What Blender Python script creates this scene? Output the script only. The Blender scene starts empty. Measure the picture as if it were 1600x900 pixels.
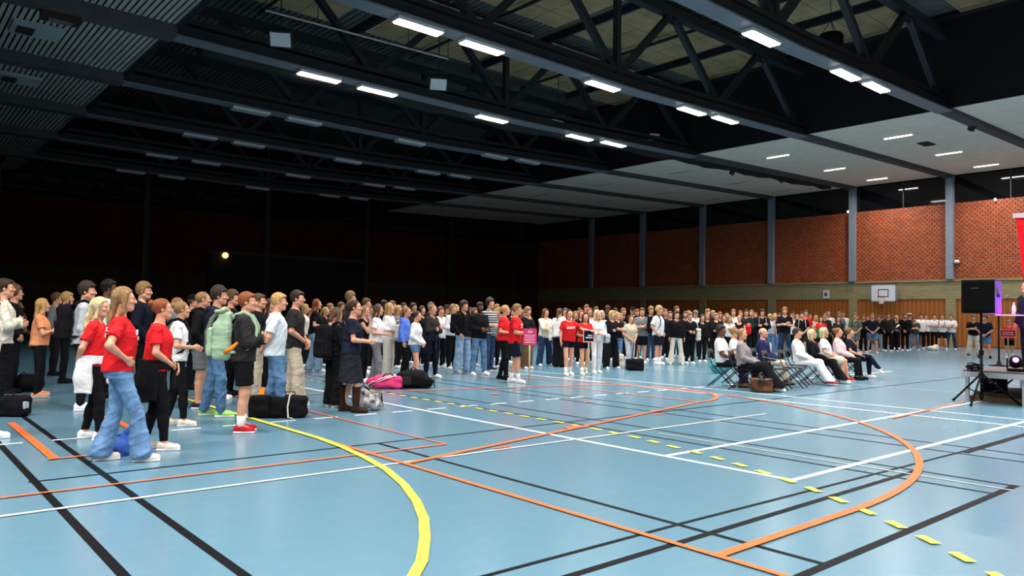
import bpy, bmesh, math, random
import numpy as np
from mathutils import Vector, Matrix

SC = bpy.context.scene
COL = SC.collection
R = math.radians
random.seed(11)

# ------------------------------------------------------------------ camera, world, exposure
cam_data = bpy.data.cameras.new('camera')
cam = bpy.data.objects.new('camera', cam_data)
COL.objects.link(cam)
cam_data.sensor_fit = 'HORIZONTAL'
cam_data.sensor_width = 36.0
cam_data.lens = 36.0 * 1169.5 / 1600.0
cam_data.clip_end = 200
CAM_H = 1.5
yaw, pitch, roll = R(40.67), R(2.154), R(0.984)
fwd = Vector((math.sin(yaw) * math.cos(pitch), math.cos(yaw) * math.cos(pitch), math.sin(pitch)))
r0 = Vector((math.cos(yaw), -math.sin(yaw), 0))
u0 = r0.cross(fwd)
rr = r0 * math.cos(roll) + u0 * math.sin(roll)
uu = -r0 * math.sin(roll) + u0 * math.cos(roll)
mw = Matrix((rr, uu, -fwd)).transposed().to_4x4()
mw.translation = Vector((0, 0, CAM_H))
cam.matrix_world = mw
SC.camera = cam
world = bpy.data.worlds.new('world')
SC.world = world
world.use_nodes = True
world.node_tree.nodes['Background'].inputs[0].default_value = (0.55, 0.62, 0.8, 1)
world.node_tree.nodes['Background'].inputs[1].default_value = 0.0
SC.view_settings.view_transform = 'Standard'
SC.view_settings.look = 'None'
SC.view_settings.gamma = 1.0
SC.view_settings.use_curve_mapping = False
SC.view_settings.exposure = 0.16
LAMP_GLOW = 14.0           # radiance of the truss lamp covers
LAMP_WATTS = 225.0         # downward output of each truss lamp
TUBE_GLOW = 14.0
TUBE_WATTS = 230.0         # output of each tube in the low ceiling
TRUSS_Y = [-7.2, -0.8, 5.6, 12.0, 18.4, 24.8, 31.2, 37.6, 44.0, 50.4]
LIT_Y = (-7.2, -0.8, 5.6, 12.0, 18.4, 24.8)
LAMP_X = (12.0, 14.4, 20.0, 25.4, 27.8)
HALL = dict(x0=-9.6, x1=53.7, y0=-12.0, y1=58.3)
LOWZ = 11.2
MID0, MID1 = 7.02, 34.4
LEFTZ = 10.4               # height of the slatted ceiling on the left
def zc(x):                 # the pale ceiling on the right rises gently to the clerestory
    return 10.65 + 0.60 * (x - 34.4) / 19.3
ROOFZ = 14.7

# ------------------------------------------------------------------ materials
def srgb(h):
    h = h.lstrip('#')
    v = [int(h[i:i + 2], 16) / 255 for i in (0, 2, 4)]
    return tuple(c / 12.92 if c <= 0.04045 else ((c + 0.055) / 1.055) ** 2.4 for c in v) + (1,)

MATS = {}
def newmat(name):
    m = bpy.data.materials.new(name)
    m.use_nodes = True
    nt = m.node_tree
    return m, nt, nt.nodes['Principled BSDF']

def noise_mat(name, col, rough=0.8, scale=20, amount=0.15, bump=0.0, bscale=None, spec=0.3, stretch=None, metal=0.0, detail=3, col2=None):
    """base colour varied by a noise, optional bump"""
    key = name
    if key in MATS:
        return MATS[key]
    m, nt, b = newmat(name)
    N, L = nt.nodes.new, nt.links.new
    tc = N('ShaderNodeTexCoord')
    mp = N('ShaderNodeMapping')
    L(tc.outputs['Object'], mp.inputs[0])
    if stretch:
        mp.inputs['Scale'].default_value = stretch
    nz = N('ShaderNodeTexNoise')
    nz.inputs['Scale'].default_value = scale
    nz.inputs['Detail'].default_value = detail
    L(mp.outputs[0], nz.inputs['Vector'])
    c = srgb(col) if isinstance(col, str) else col
    if col2:
        c1, c2 = c, srgb(col2)
    else:
        c1 = tuple(v * (1 - amount) for v in c[:3]) + (1,)
        c2 = tuple(min(1, v * (1 + amount)) for v in c[:3]) + (1,)
    rp = N('ShaderNodeValToRGB')
    rp.color_ramp.elements[0].position, rp.color_ramp.elements[1].position = 0.3, 0.7
    rp.color_ramp.elements[0].color, rp.color_ramp.elements[1].color = c1, c2
    L(nz.outputs[0], rp.inputs[0])
    L(rp.outputs[0], b.inputs['Base Color'])
    b.inputs['Roughness'].default_value = rough
    b.inputs['Specular IOR Level'].default_value = spec
    b.inputs['Metallic'].default_value = metal
    if bump:
        n2 = N('ShaderNodeTexNoise')
        n2.inputs['Scale'].default_value = bscale or scale * 2
        L(mp.outputs[0], n2.inputs['Vector'])
        bp = N('ShaderNodeBump')
        bp.inputs['Strength'].default_value = bump
        bp.inputs['Distance'].default_value = 0.02
        L(n2.outputs[0], bp.inputs['Height'])
        L(bp.outputs[0], b.inputs['Normal'])
    MATS[key] = m
    return m

def emit_mat(name, col, strength):
    if name in MATS:
        return MATS[name]
    m, nt, b = newmat(name)
    b.inputs['Base Color'].default_value = (0.8, 0.8, 0.8, 1)
    b.inputs['Emission Color'].default_value = srgb(col)
    b.inputs['Emission Strength'].default_value = strength
    MATS[name] = m
    return m

CLOTH = dict(blk='141417', char='2c2b2b', navy='1c2031', blknavy='161927', grey='77787c', lgrey='b9bcc2', white='f0eeee', cream='e4dccb',
             red='e2252b', blue='5f86e6', olive='3f4430', denim='5f84ac', ldenim='90acc8', ddenim='2c3f5c', beige='cdbfa9', brown='5f4a34',
             peach='ee9a6c', pink='e8447e', green='9fd96a', dgreen='1c2a24', pale='dfe6ec', camo='6f7562', redsh='c02530', stripe='d8d8d8',
             boot='35231a', sage='a4bfa0', orange='f08a24', royal='4266b6', mdenim='6b8fb8', skirt='23252c', suit='272a52', blazer='8f8888', rose='f0c9cd',
             wood='d9c6a2', teal='4f9aa0')
def cloth(c):
    if c == 'stripe':
        return stripe_mat()
    amt = 0.3 if c in ('denim', 'ldenim', 'ddenim', 'mdenim') else (0.45 if c == 'camo' else 0.10)
    sc = 9 if c in ('denim', 'ldenim', 'ddenim', 'mdenim', 'camo') else 6
    return noise_mat('cloth_' + c, CLOTH[c], rough=0.9, scale=sc, amount=amt, bump=0.45, bscale=22, spec=0.12)

def stripe_mat():
    if 'stripe' in MATS:
        return MATS['stripe']
    m, nt, b = newmat('cloth_stripe')
    N, L = nt.nodes.new, nt.links.new
    tc = N('ShaderNodeTexCoord')
    w = N('ShaderNodeTexWave')
    w.bands_direction = 'Z'
    w.inputs['Scale'].default_value = 5.6
    w.inputs['Distortion'].default_value = 0.2
    rp = N('ShaderNodeValToRGB')
    rp.color_ramp.interpolation = 'CONSTANT'
    rp.color_ramp.elements[0].color = srgb('101218')
    rp.color_ramp.elements[1].color = srgb('cfd2d6')
    rp.color_ramp.elements[1].position = 0.62
    L(tc.outputs['Object'], w.inputs['Vector'])
    L(w.outputs['Fac'], rp.inputs[0])
    L(rp.outputs[0], b.inputs['Base Color'])
    b.inputs['Roughness'].default_value = 0.9
    MATS['stripe'] = m
    return m

SKIN = dict(f='e0a283', m='c08a66', n='6b4430')
def skin(k):
    return noise_mat('skin_' + k, SKIN[k], rough=0.55, scale=14, amount=0.07, spec=0.35)
HAIR = dict(k='0d0b0a', d='37261b', b='63452d', l='9c764c', y='cfa566', w='e6d0a0', r='96502a', g='8d8a85', char='3a3b3d', grey='8a8c90', cream='e5dcc8')
def hairm(k):
    return noise_mat('hair_' + k, HAIR[k], rough=0.45, scale=40, amount=0.45, bump=0.9, bscale=60, spec=0.4, stretch=(2.4, 2.4, 0.22))
M_EYE = noise_mat('eye_white', 'e8e4df', rough=0.2, amount=0.02)
M_IRIS = noise_mat('eye_dark', '2a211c', rough=0.2, amount=0.1)
LIP = dict(f='b4605a', m='96544a', n='4d2a26')
def lip(k):
    return noise_mat('lip_' + k, LIP[k], rough=0.4, amount=0.05)
def plain(name, col, rough=0.6, **k):
    return noise_mat(name, col, rough=rough, **k)

# ------------------------------------------------------------------ mesh helpers
def make_mesh(name, V, Fq, nmat=1, mi=None, smooth=True):
    """V (n,3), Fq (m,4) quads (or list of polygons)"""
    me = bpy.data.meshes.new(name)
    if isinstance(Fq, np.ndarray):
        m, k = Fq.shape
        me.vertices.add(len(V))
        me.vertices.foreach_set('co', np.asarray(V, np.float32).ravel())
        me.loops.add(m * k)
        me.loops.foreach_set('vertex_index', np.ascontiguousarray(Fq, np.int32).ravel())
        me.polygons.add(m)
        me.polygons.foreach_set('loop_start', np.arange(0, m * k, k, dtype=np.int32))
        me.polygons.foreach_set('loop_total', np.full(m, k, dtype=np.int32))
    else:
        me.from_pydata([tuple(v) for v in V], [], Fq)
    for i in range(nmat):
        me.materials.append(None)
    if mi is not None:
        me.polygons.foreach_set('material_index', np.asarray(mi, np.int32))
    me.polygons.foreach_set('use_smooth', np.full(len(me.polygons), smooth, dtype=bool))
    me.update(calc_edges=True)
    me.validate()
    return me

def link(name, me, mats, parent=None, loc=None, rot=None, scale=None):
    o = bpy.data.objects.new(name, me)
    COL.objects.link(o)
    if not isinstance(mats, (list, tuple)):
        mats = [mats]
    while len(me.materials) < len(mats):
        me.materials.append(None)
    for i, m in enumerate(mats):
        o.material_slots[i].link = 'OBJECT'
        o.material_slots[i].material = m
    if parent is not None:
        o.parent = parent
    if loc is not None:
        o.location = loc
    if rot is not None:
        o.rotation_euler = rot
    if scale is not None:
        o.scale = (scale,) * 3 if not hasattr(scale, '__len__') else scale
    return o

def empty(name, label, cat, loc=(0, 0, 0), rz=0.0, group=None, scale=1.0):
    o = bpy.data.objects.new(name, None)
    COL.objects.link(o)
    o.empty_display_size = 0.1
    o.location = loc
    o.rotation_euler = (0, 0, rz)
    o.scale = (scale,) * 3
    tag(o, label, cat, group)
    return o

def tag(o, label=None, cat=None, group=None, kind=None):
    if label: o['label'] = label
    if cat: o['category'] = cat
    if group: o['group'] = group
    if kind: o['kind'] = kind
    return o

class MB:
    """collects boxes, bars, tubes, lofts into one mesh"""
    def __init__(s):
        s.v, s.f, s.m = [], [], []
    def add(s, v, f, mi=0):
        n = len(s.v)
        s.v += [tuple(p) for p in v]
        s.f += [tuple(i + n for i in q) for q in f]
        s.m += [mi] * len(f)
        return s
    def box(s, x0, x1, y0, y1, z0, z1, mi=0):
        v = [(x, y, z) for x in (x0, x1) for y in (y0, y1) for z in (z0, z1)]
        return s.add(v, [(0, 1, 3, 2), (4, 6, 7, 5), (0, 4, 5, 1), (2, 3, 7, 6), (0, 2, 6, 4), (1, 5, 7, 3)], mi)
    def bar(s, a, b, w, h=None, up=(0, 0, 1), mi=0):
        """box beam from a to b, width w, height h (along up)"""
        a, b = Vector(a), Vector(b)
        h = w if h is None else h
        d = (b - a).normalized()
        upv = Vector(up)
        if abs(d.dot(upv)) > 0.98:
            upv = Vector((1, 0, 0))
        sx = d.cross(upv).normalized() * (w / 2)
        sy = sx.cross(d).normalized() * (h / 2)
        v = []
        for p in (a, b):
            v += [p - sx - sy, p + sx - sy, p + sx + sy, p - sx + sy]
        return s.add(v, [(3, 2, 1, 0), (4, 5, 6, 7), (0, 1, 5, 4), (1, 2, 6, 5), (2, 3, 7, 6), (3, 0, 4, 7)], mi)
    def tube(s, pts, r, n=8, mi=0, flat=1.0, up=(0, 0, 1)):
        pts = [Vector(p) for p in pts]
        rs = r if hasattr(r, '__len__') else [r] * len(pts)
        v, f = [], []
        prev = None
        for i, p in enumerate(pts):
            d = (pts[min(i + 1, len(pts) - 1)] - pts[max(i - 1, 0)]).normalized()
            if prev is None:
                a = Vector(up)
                if abs(d.dot(a)) > 0.95:
                    a = Vector((1, 0, 0))
                sx = d.cross(a).normalized()
            else:
                sx = (prev - d * prev.dot(d)).normalized()
            prev = sx
            sy = d.cross(sx)
            for k in range(n):
                t = 2 * math.pi * k / n
                v.append(p + sx * math.cos(t) * rs[i] + sy * math.sin(t) * rs[i] * flat)
        for i in range(len(pts) - 1):
            for k in range(n):
                k2 = (k + 1) % n
                f.append((i * n + k, i * n + k2, (i + 1) * n + k2, (i + 1) * n + k))
        f.append(tuple(range(n - 1, -1, -1)))
        f.append(tuple((len(pts) - 1) * n + k for k in range(n)))
        return s.add(v, f, mi)
    def lathe(s, prof, n=16, c=(0, 0, 0), mi=0):
        """prof: list of (r, z)"""
        v, f = [], []
        for (r, z) in prof:
            for k in range(n):
                t = 2 * math.pi * k / n
                v.append((c[0] + r * math.cos(t), c[1] + r * math.sin(t), c[2] + z))
        for i in range(len(prof) - 1):
            for k in range(n):
                k2 = (k + 1) % n
                f.append((i * n + k, i * n + k2, (i + 1) * n + k2, (i + 1) * n + k))
        f.append(tuple(range(n - 1, -1, -1)))
        f.append(tuple((len(prof) - 1) * n + k for k in range(n)))
        return s.add(v, f, mi)
    def mesh(s, name, smooth=False, nmat=None):
        return make_mesh(name, s.v, s.f, nmat or (max(s.m) + 1 if s.m else 1), s.m, smooth)
    def build(s, name, mats, parent=None, smooth=False, **k):
        if not isinstance(mats, (list, tuple)):
            mats = [mats]
        return link(name, s.mesh(name, smooth, len(mats)), mats, parent, **k)

def struct(name, mb, mat, parent=None, smooth=False):
    o = mb.build(name, mat, parent, smooth)
    if parent is None:
        o['kind'] = 'structure'
    return o

def bevelled(mb_obj, w=0.01, seg=2):
    md = mb_obj.modifiers.new('bevel', 'BEVEL')
    md.width, md.segments, md.limit_method = w, seg, 'ANGLE'
    return mb_obj

# ------------------------------------------------------------------ signed distance modelling (bodies, hair, clothes, bags)
class Field:
    def __init__(s, lo, hi, h):
        s.h = h
        s.lo = np.array(lo, float) - 2 * h
        n = np.ceil((np.array(hi, float) + 2 * h - s.lo) / h).astype(int) + 1
        s.ax = [s.lo[i] + h * np.arange(n[i]) for i in range(3)]
        s.F = np.full(tuple(n), 0.5, np.float32)
    def sl(s, lo, hi):
        out = []
        for i in range(3):
            a = max(0, int((lo[i] - s.lo[i]) / s.h))
            b = min(len(s.ax[i]), int((hi[i] - s.lo[i]) / s.h) + 2)
            if b <= a:
                return None
            out.append(slice(a, b))
        return tuple(out)
    def xyz(s, sl):
        return (s.ax[0][sl[0]][:, None, None].astype(np.float32), s.ax[1][sl[1]][None, :, None].astype(np.float32), s.ax[2][sl[2]][None, None, :].astype(np.float32))
    def op(s, lo, hi, fn, k=0.02, mode='u', pad=None):
        pad = (k + 3 * s.h) if pad is None else pad
        sl = s.sl(np.minimum(lo, hi) - pad, np.maximum(lo, hi) + pad)
        if sl is None:
            return s
        d = np.broadcast_to(fn(*s.xyz(sl)), s.F[sl].shape)
        f = s.F[sl]
        if mode == 'u':
            hh = np.clip(0.5 + 0.5 * (f - d) / k, 0, 1)
            s.F[sl] = f + (d - f) * hh - k * hh * (1 - hh)
        elif mode == 's':                      # subtract
            d = -d
            hh = np.clip(0.5 - 0.5 * (f - d) / k, 0, 1)
            s.F[sl] = f + (d - f) * hh + k * hh * (1 - hh)
        return s
    def cone(s, a, b, ra, rb, k=0.02, mode='u', flat=None, cap=False):
        """round cone from a to b; flat = (sx, sy, sz) thickness factors about the axis midpoint"""
        a, b = np.array(a, float), np.array(b, float)
        ba = b - a
        l2 = float(ba @ ba) + 1e-9
        def fn(X, Y, Z):
            px, py, pz = X - a[0], Y - a[1], Z - a[2]
            t = np.clip((px * ba[0] + py * ba[1] + pz * ba[2]) / l2, 0, 1)
            dx, dy, dz = px - t * ba[0], py - t * ba[1], pz - t * ba[2]
            if flat:
                dx, dy, dz = dx / flat[0], dy / flat[1], dz / flat[2]
            d = np.sqrt(dx * dx + dy * dy + dz * dz) - (ra + (rb - ra) * t)
            if cap:
                L_ = math.sqrt(l2)
                d = np.maximum(d, ((px - ba[0]) * ba[0] + (py - ba[1]) * ba[1] + (pz - ba[2]) * ba[2]) / L_)
            return d
        r = max(ra, rb) * (max(flat) if flat else 1)
        return s.op(np.minimum(a, b) - r, np.maximum(a, b) + r, fn, k, mode)
    def ell(s, c, r, k=0.02, mode='u'):
        c, r = np.array(c, float), np.array(r, float)
        def fn(X, Y, Z):
            x, y, z = (X - c[0]) / r[0], (Y - c[1]) / r[1], (Z - c[2]) / r[2]
            k0 = np.sqrt(x * x + y * y + z * z)
            k1 = np.sqrt((x / r[0]) ** 2 + (y / r[1]) ** 2 + (z / r[2]) ** 2) + 1e-6
            return k0 * (k0 - 1) / k1
        return s.op(c - r, c + r, fn, k, mode)
    def rbox(s, c, r, rad, k=0.02, mode='u'):
        c, r = np.array(c, float), np.array(r, float)
        def fn(X, Y, Z):
            q = [np.abs(A - c[i]) - (r[i] - rad) for i, A in enumerate((X, Y, Z))]
            o = np.sqrt(np.maximum(q[0], 0) ** 2 + np.maximum(q[1], 0) ** 2 + np.maximum(q[2], 0) ** 2)
            return o + np.minimum(np.maximum(np.maximum(q[0], q[1]), q[2]), 0) - rad
        return s.op(c - r, c + r, fn, k, mode)
    def loft(s, prof, p=2.3, k=0.02, mode='u', z0=None, z1=None):
        """prof rows (z, cx, cy, w, d) rising in z"""
        P = np.array(prof, float)
        zf = np.linspace(P[0, 0], P[-1, 0], 60)
        cols = []
        for c in range(1, 5):
            v = np.interp(zf, P[:, 0], P[:, c])
            vp = np.pad(v, 4, mode='edge')
            cols.append(np.convolve(vp, np.ones(9) / 9, mode='valid'))
        za = P[0, 0] if z0 is None else z0
        zb = P[-1, 0] if z1 is None else z1
        lo = np.array([(P[:, 1] - P[:, 3]).min(), (P[:, 2] - P[:, 4]).min(), za])
        hi = np.array([(P[:, 1] + P[:, 3]).max(), (P[:, 2] + P[:, 4]).max(), zb])
        def fn(X, Y, Z):
            z = Z.ravel()
            cx, cy, w, d = [np.interp(z, zf, c)[None, None, :].astype(np.float32) for c in cols]
            q = (np.abs((X - cx) / w) ** p + np.abs((Y - cy) / d) ** p) ** (1 / p)
            r = (q - 1) * np.minimum(w, d)
            return np.maximum(r, np.maximum(za - Z, Z - zb))
        return s.op(lo, hi, fn, k, mode)
    def cut(s, fn):
        """keep where fn <= 0"""
        X, Y, Z = s.xyz((slice(None),) * 3)
        s.F = np.maximum(s.F, fn(X, Y, Z))
        return s
    def ripple(s, amp, seed=0, f=(14, 14, 9)):
        X, Y, Z = s.xyz((slice(None),) * 3)
        rs = np.random.RandomState(seed)
        a = rs.uniform(0, 6.28, 6)
        n = np.sin(f[0] * X + 7 * Z + a[0]) * np.sin(f[1] * Y - 4 * Z + a[1]) + 0.7 * np.sin(f[2] * 2.3 * Z + 9 * X + 6 * Y + a[2]) + 0.5 * np.sin(2.1 * f[2] * Z - 15 * X + a[3])
        s.F = s.F + (amp * n).astype(np.float32)
        return s
    def crease(s, amp, seed=0, n=5, zk=1.0):
        """sharp folds: ridges along warped planes"""
        X, Y, Z = s.xyz((slice(None),) * 3)
        rs = np.random.RandomState(seed)
        w = 0.9 * np.sin(9 * X + 5 * Z + rs.uniform(0, 6)) + 0.8 * np.sin(7 * Y - 8 * Z + rs.uniform(0, 6))
        out = 0
        for i in range(n):
            d = np.array((rs.uniform(-1, 1), rs.uniform(-1, 1), rs.uniform(0.4, 1.2) * zk * rs.choice((-1, 1))))
            d = d / np.linalg.norm(d) * rs.uniform(13, 24)
            r = 1 - np.abs(np.sin(d[0] * X + d[1] * Y + d[2] * Z + 1.3 * w + rs.uniform(0, 6)))
            m = 0.5 + 0.5 * np.sin(5 * X * rs.uniform(-1, 1) + 6 * Y * rs.uniform(-1, 1) + 7 * Z * rs.uniform(0.3, 1) + rs.uniform(0, 6))
            out = out + r ** 3 * m
        s.F = s.F - (amp * (out - 0.55)).astype(np.float32)
        return s
    def net(s):
        """naive surface nets -> V, quads"""
        F = s.F
        neg = F < 0
        nx, ny, nz = F.shape
        c = [neg[i:nx - 1 + i, j:ny - 1 + j, k:nz - 1 + k] for i in (0, 1) for j in (0, 1) for k in (0, 1)]
        cnt = sum(a.astype(np.int8) for a in c)
        act = (cnt > 0) & (cnt < 8)
        I = np.argwhere(act)
        if len(I) == 0:
            return np.zeros((0, 3)), np.zeros((0, 4), np.int32)
        idx = np.full(act.shape, -1, np.int32)
        idx[act] = np.arange(len(I))
        offs = np.array([(i, j, k) for i in (0, 1) for j in (0, 1) for k in (0, 1)])
        val = np.stack([F[I[:, 0] + o[0], I[:, 1] + o[1], I[:, 2] + o[2]] for o in offs])
        P = np.zeros((len(I), 3)); W = np.zeros(len(I))
        for a in range(8):
            for b in range(a + 1, 8):
                if np.abs(offs[a] - offs[b]).sum() == 1:
                    m = (val[a] < 0) != (val[b] < 0)
                    t = val[a][m] / (val[a][m] - val[b][m])
                    P[m] += offs[a] + t[:, None] * (offs[b] - offs[a])
                    W[m] += 1
        V = s.lo + s.h * (I + P / W[:, None])
        quads = []
        for ax in range(3):
            n = [nx, ny, nz]
            a = [slice(1, m - 1) for m in n]; b = list(a)
            a[ax] = slice(0, n[ax] - 1); b[ax] = slice(1, n[ax])
            na, nb = neg[tuple(a)], neg[tuple(b)]
            E = np.argwhere(na != nb)
            if len(E) == 0:
                continue
            flip = na[E[:, 0], E[:, 1], E[:, 2]]
            off = np.ones(3, int); off[ax] = 0
            E = E + off
            u, v = [q for q in range(3) if q != ax]
            du = np.zeros(3, int); du[u] = 1
            dv = np.zeros(3, int); dv[v] = 1
            g = lambda q: idx[q[:, 0], q[:, 1], q[:, 2]]
            q = np.stack([g(E - du - dv), g(E - dv), g(E), g(E - du)], 1)
            if ax == 1:
                flip = ~flip
            q[~flip] = q[~flip][:, ::-1]
            quads.append(q)
        return V, np.concatenate(quads).astype(np.int32)

def merge(parts):
    """parts: list of (V, F, mi array or int)"""
    Vs, Fs, Ms, n = [], [], [], 0
    for V, Fq, mi in parts:
        Vs.append(V); Fs.append(Fq + n); n += len(V)
        Ms.append(np.full(len(Fq), mi, np.int32) if np.isscalar(mi) else mi)
    return np.concatenate(Vs), np.concatenate(Fs), np.concatenate(Ms)

def uvball(c, r, n=8, m=6, axis=None):
    """quad ball (no poles collapse: poles are tiny rings)"""
    V, Fq = [], []
    for i in range(m + 1):
        t = math.pi * (0.02 + 0.96 * i / m)
        for k in range(n):
            a = 2 * math.pi * k / n
            V.append((c[0] + r[0] * math.sin(t) * math.cos(a), c[1] - r[1] * math.cos(t), c[2] + r[2] * math.sin(t) * math.sin(a)))
    for i in range(m):
        for k in range(n):
            k2 = (k + 1) % n
            Fq.append((i * n + k, (i + 1) * n + k, (i + 1) * n + k2, i * n + k2))
    return np.array(V), np.array(Fq, np.int32)

LOD_BODY = (0.014, 0.021, 0.030)
LOD_HEAD = (0.0065, 0.010, 0.014)
LOD_HAND = (0.0055, 0.008, 0.012)
LOD_HAIR = (0.0080, 0.012, 0.018)
LOD_CLOTH = (0.0105, 0.018, 0.027)
CACHE = {}
def cached(fn):
    def w(*a):
        k = (fn.__name__,) + a
        if k not in CACHE:
            CACHE[k] = fn(*a)
        return CACHE[k]
    return w

@cached
def head_geo(lod, sex):
    g = 0.94 if sex == 'f' else 1.0
    f = Field((-0.10, -0.13, -0.27), (0.10, 0.15, 0.13), LOD_HEAD[lod])
    f.ell((0, -0.012, 0.028), (0.075, 0.096, 0.087), 0.02)
    f.ell((0, 0.022, -0.032), (0.060 * g, 0.066, 0.083), 0.03)
    f.ell((0, 0.066, -0.094), (0.026 * g, 0.022, 0.019), 0.03)
    f.cone((-0.047 * g, -0.0, -0.062), (-0.020, 0.055, -0.088), 0.022, 0.018, 0.03)
    f.cone((0.047 * g, -0.0, -0.062), (0.020, 0.055, -0.088), 0.022, 0.018, 0.03)
    f.cone((-0.040, 0.074, 0.026), (0.040, 0.074, 0.026), 0.012, 0.012, 0.02)
    for sx in (-1, 1):
        f.ell((sx * 0.041, 0.066, -0.022), (0.022, 0.018, 0.018), 0.02)
        f.ell((sx * 0.031, 0.096, 0.005), (0.016, 0.013, 0.0095), 0.010, 's')
        f.ell((sx * 0.075, -0.014, -0.004), (0.010, 0.019, 0.029), 0.010)
        f.ell((sx * 0.010, 0.101, -0.030), (0.010, 0.010, 0.008), 0.008)
    f.cone((0, 0.086, 0.014), (0, 0.108, -0.023), 0.0085, 0.0115, 0.012)
    f.ell((0, 0.0905, -0.055), (0.024, 0.010, 0.0065), 0.006)
    f.ell((0, 0.0885, -0.067), (0.021, 0.010, 0.0075), 0.006)
    f.cone((0, -0.020, -0.055), (0, -0.036, -0.24), 0.053 * g, 0.060 * g, 0.025)
    V, Q = f.net()
    C = V[Q].mean(1)
    mi = np.zeros(len(Q), np.int32)
    lipm = ((C[:, 0] / 0.026) ** 2 + ((C[:, 2] + 0.061) / 0.014) ** 2 < 1) & (C[:, 1] > 0.086)
    mi[lipm] = 3
    parts = [(V, Q, mi)]
    for sx in (-1, 1):
        v, q = uvball((sx * 0.031, 0.0735, 0.005), (0.0145, 0.0125, 0.0100))
        parts.append((v, q, 1))
        v, q = uvball((sx * 0.0315, 0.0815, 0.005), (0.0075, 0.0052, 0.0080))
        parts.append((v, q, 2))
        # brow strip
        v, q = uvball((sx * 0.033, 0.0855, 0.030), (0.019, 0.0055, 0.0038))
        v[:, 1] -= np.abs(v[:, 0] - sx * 0.02) * 0.35
        parts.append((v, q, 2))
    return merge(parts)

@cached
def hand_geo(lod, curl):
    """x along the fingers, y toward the thumb, z out of the palm; wrist at origin"""
    f = Field((-0.05, -0.06, -0.05), (0.20, 0.09, 0.10), LOD_HAND[lod])
    f.cone((-0.04, 0, 0), (0.0, 0, 0), 0.026, 0.023, 0.02, flat=(1, 1.15, 0.85))
    spec = [(0.030, 0.088, 0.072), (0.0105, 0.093, 0.080), (-0.0095, 0.089, 0.074), (-0.028, 0.080, 0.060)]
    for i, (y, kx, L) in enumerate(spec):
        f.cone((0.005, y * 0.6, 0), (kx, y, 0), 0.0135, 0.0115, 0.010)
        a, z = curl * 0.7, 0.0
        p = np.array((kx, y, 0.0))
        for j, (fr, r0, r1) in enumerate(((0.45, 0.0098, 0.0090), (0.32, 0.0090, 0.0082), (0.23, 0.0082, 0.0070))):
            q = p + fr * L * np.array((math.cos(a), 0.04 * (y / 0.03), math.sin(a)))
            f.cone(p, q, r0, r1, 0.003)
            p = q
            a += curl * 1.0
    f.cone((0.012, 0.022, 0.004), (0.045, 0.050, 0.012), 0.016, 0.012, 0.012)
    t = np.array((0.045, 0.050, 0.012))
    q = t + np.array((0.030, 0.012 - 0.012 * curl, 0.010 + 0.012 * curl))
    f.cone(t, q, 0.0115, 0.0100, 0.004)
    f.cone(q, q + np.array((0.024, 0.002 - 0.016 * curl, 0.008 + 0.010 * curl)), 0.0100, 0.0080, 0.003)
    return f.net()

# ------------------------------------------------------------------ skeleton (1.75 m, facing +y, right hand at +x)
def arms(pose):
    S = dict(
        sides=((0.235, -0.03, 1.13), (0.25, 0.05, 0.90), (-1, 0, 0), (0, 1, 0), 0.3),
        pocket=((0.265, -0.07, 1.14), (0.195, 0.06, 0.95), (-1, 0, 0), (0, 1, 0), 0.5),
        clasp=((0.25, -0.01, 1.13), (0.075, 0.185, 0.96), (0, -1, 0.2), (0, 0.3, 1), 0.5),
        belly=((0.245, -0.02, 1.13), (0.10, 0.20, 1.10), (-0.5, -0.6, 0), (0, 0, 1), 0.7),
        back=((0.25, -0.09, 1.14), (0.10, -0.17, 1.0), (0, 1, 0), (0, 0, 1), 0.4),
        straps=((0.24, 0.02, 1.12), (0.13, 0.16, 1.26), (-1, -0.5, 0), (0, 0, 1), 0.9),
        hold=((0.235, 0.04, 1.13), (0.10, 0.27, 1.10), (-1, 0, 0), (0, 0, 1), 1.1),
        lap=((0.235, 0.04, 1.13), (0.12, 0.26, 1.03), (0, 0, -1), (-1, 0, 0), 0.4),
        cross=((0.235, 0.06, 1.13), (-0.04, 0.195, 1.19), (0, -1, 0), (0, 0, 1), 0.5),
        cross2=((0.235, 0.06, 1.12), (-0.04, 0.235, 1.15), (0, -1, 0), (0, 0, 1), 0.5),
        across=((0.24, 0.05, 1.12), (-0.02, 0.20, 1.12), (0, -1, 0), (0, 0, 1), 0.5),
        chin=((0.15, 0.17, 1.15), (0.045, 0.175, 1.39), (0, -1, 0), (-1, 0, 0), 0.6),
        hip=((0.33, -0.10, 1.18), (0.195, 0.055, 1.035), (-1, 0, -0.2), (0, 0.6, 0.6), 0.7),
        reach=((0.35, 0.14, 1.22), (0.50, 0.33, 1.20), (0, 0, -1), (-1, 0, 0), 0.4),
        point=((0.25, 0.1, 1.15), (0.13, 0.32, 1.22), (-0.6, 0, -0.6), (-0.5, 0, 0.8), 0.3),
        gesture=((0.26, 0.06, 1.15), (0.22, 0.26, 1.25), (-0.6, 0, 0.6), (0, -0.4, 0.8), 0.4),
    )
    pair = dict(cross=('cross', 'cross2'), chin=('chin', 'across'), hip=('hip', 'sides'), reach=('sides', 'reach'), point=('point', 'belly'), gesture=('gesture', 'belly')).get(pose, (pose, pose))
    out = []
    for sx, nm in zip((1, -1), pair):
        e, w, n, t, c = S[nm]
        m = np.array((sx, 1, 1.0))
        e, w, n, t = [np.array(v, float) * m for v in (e, w, n, t)]
        if pose in ('clasp', 'belly', 'lap') and sx < 0:
            w = w + np.array((0, 0.03, -0.015))
        out.append((e, w, n, t, c))
    return out

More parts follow.
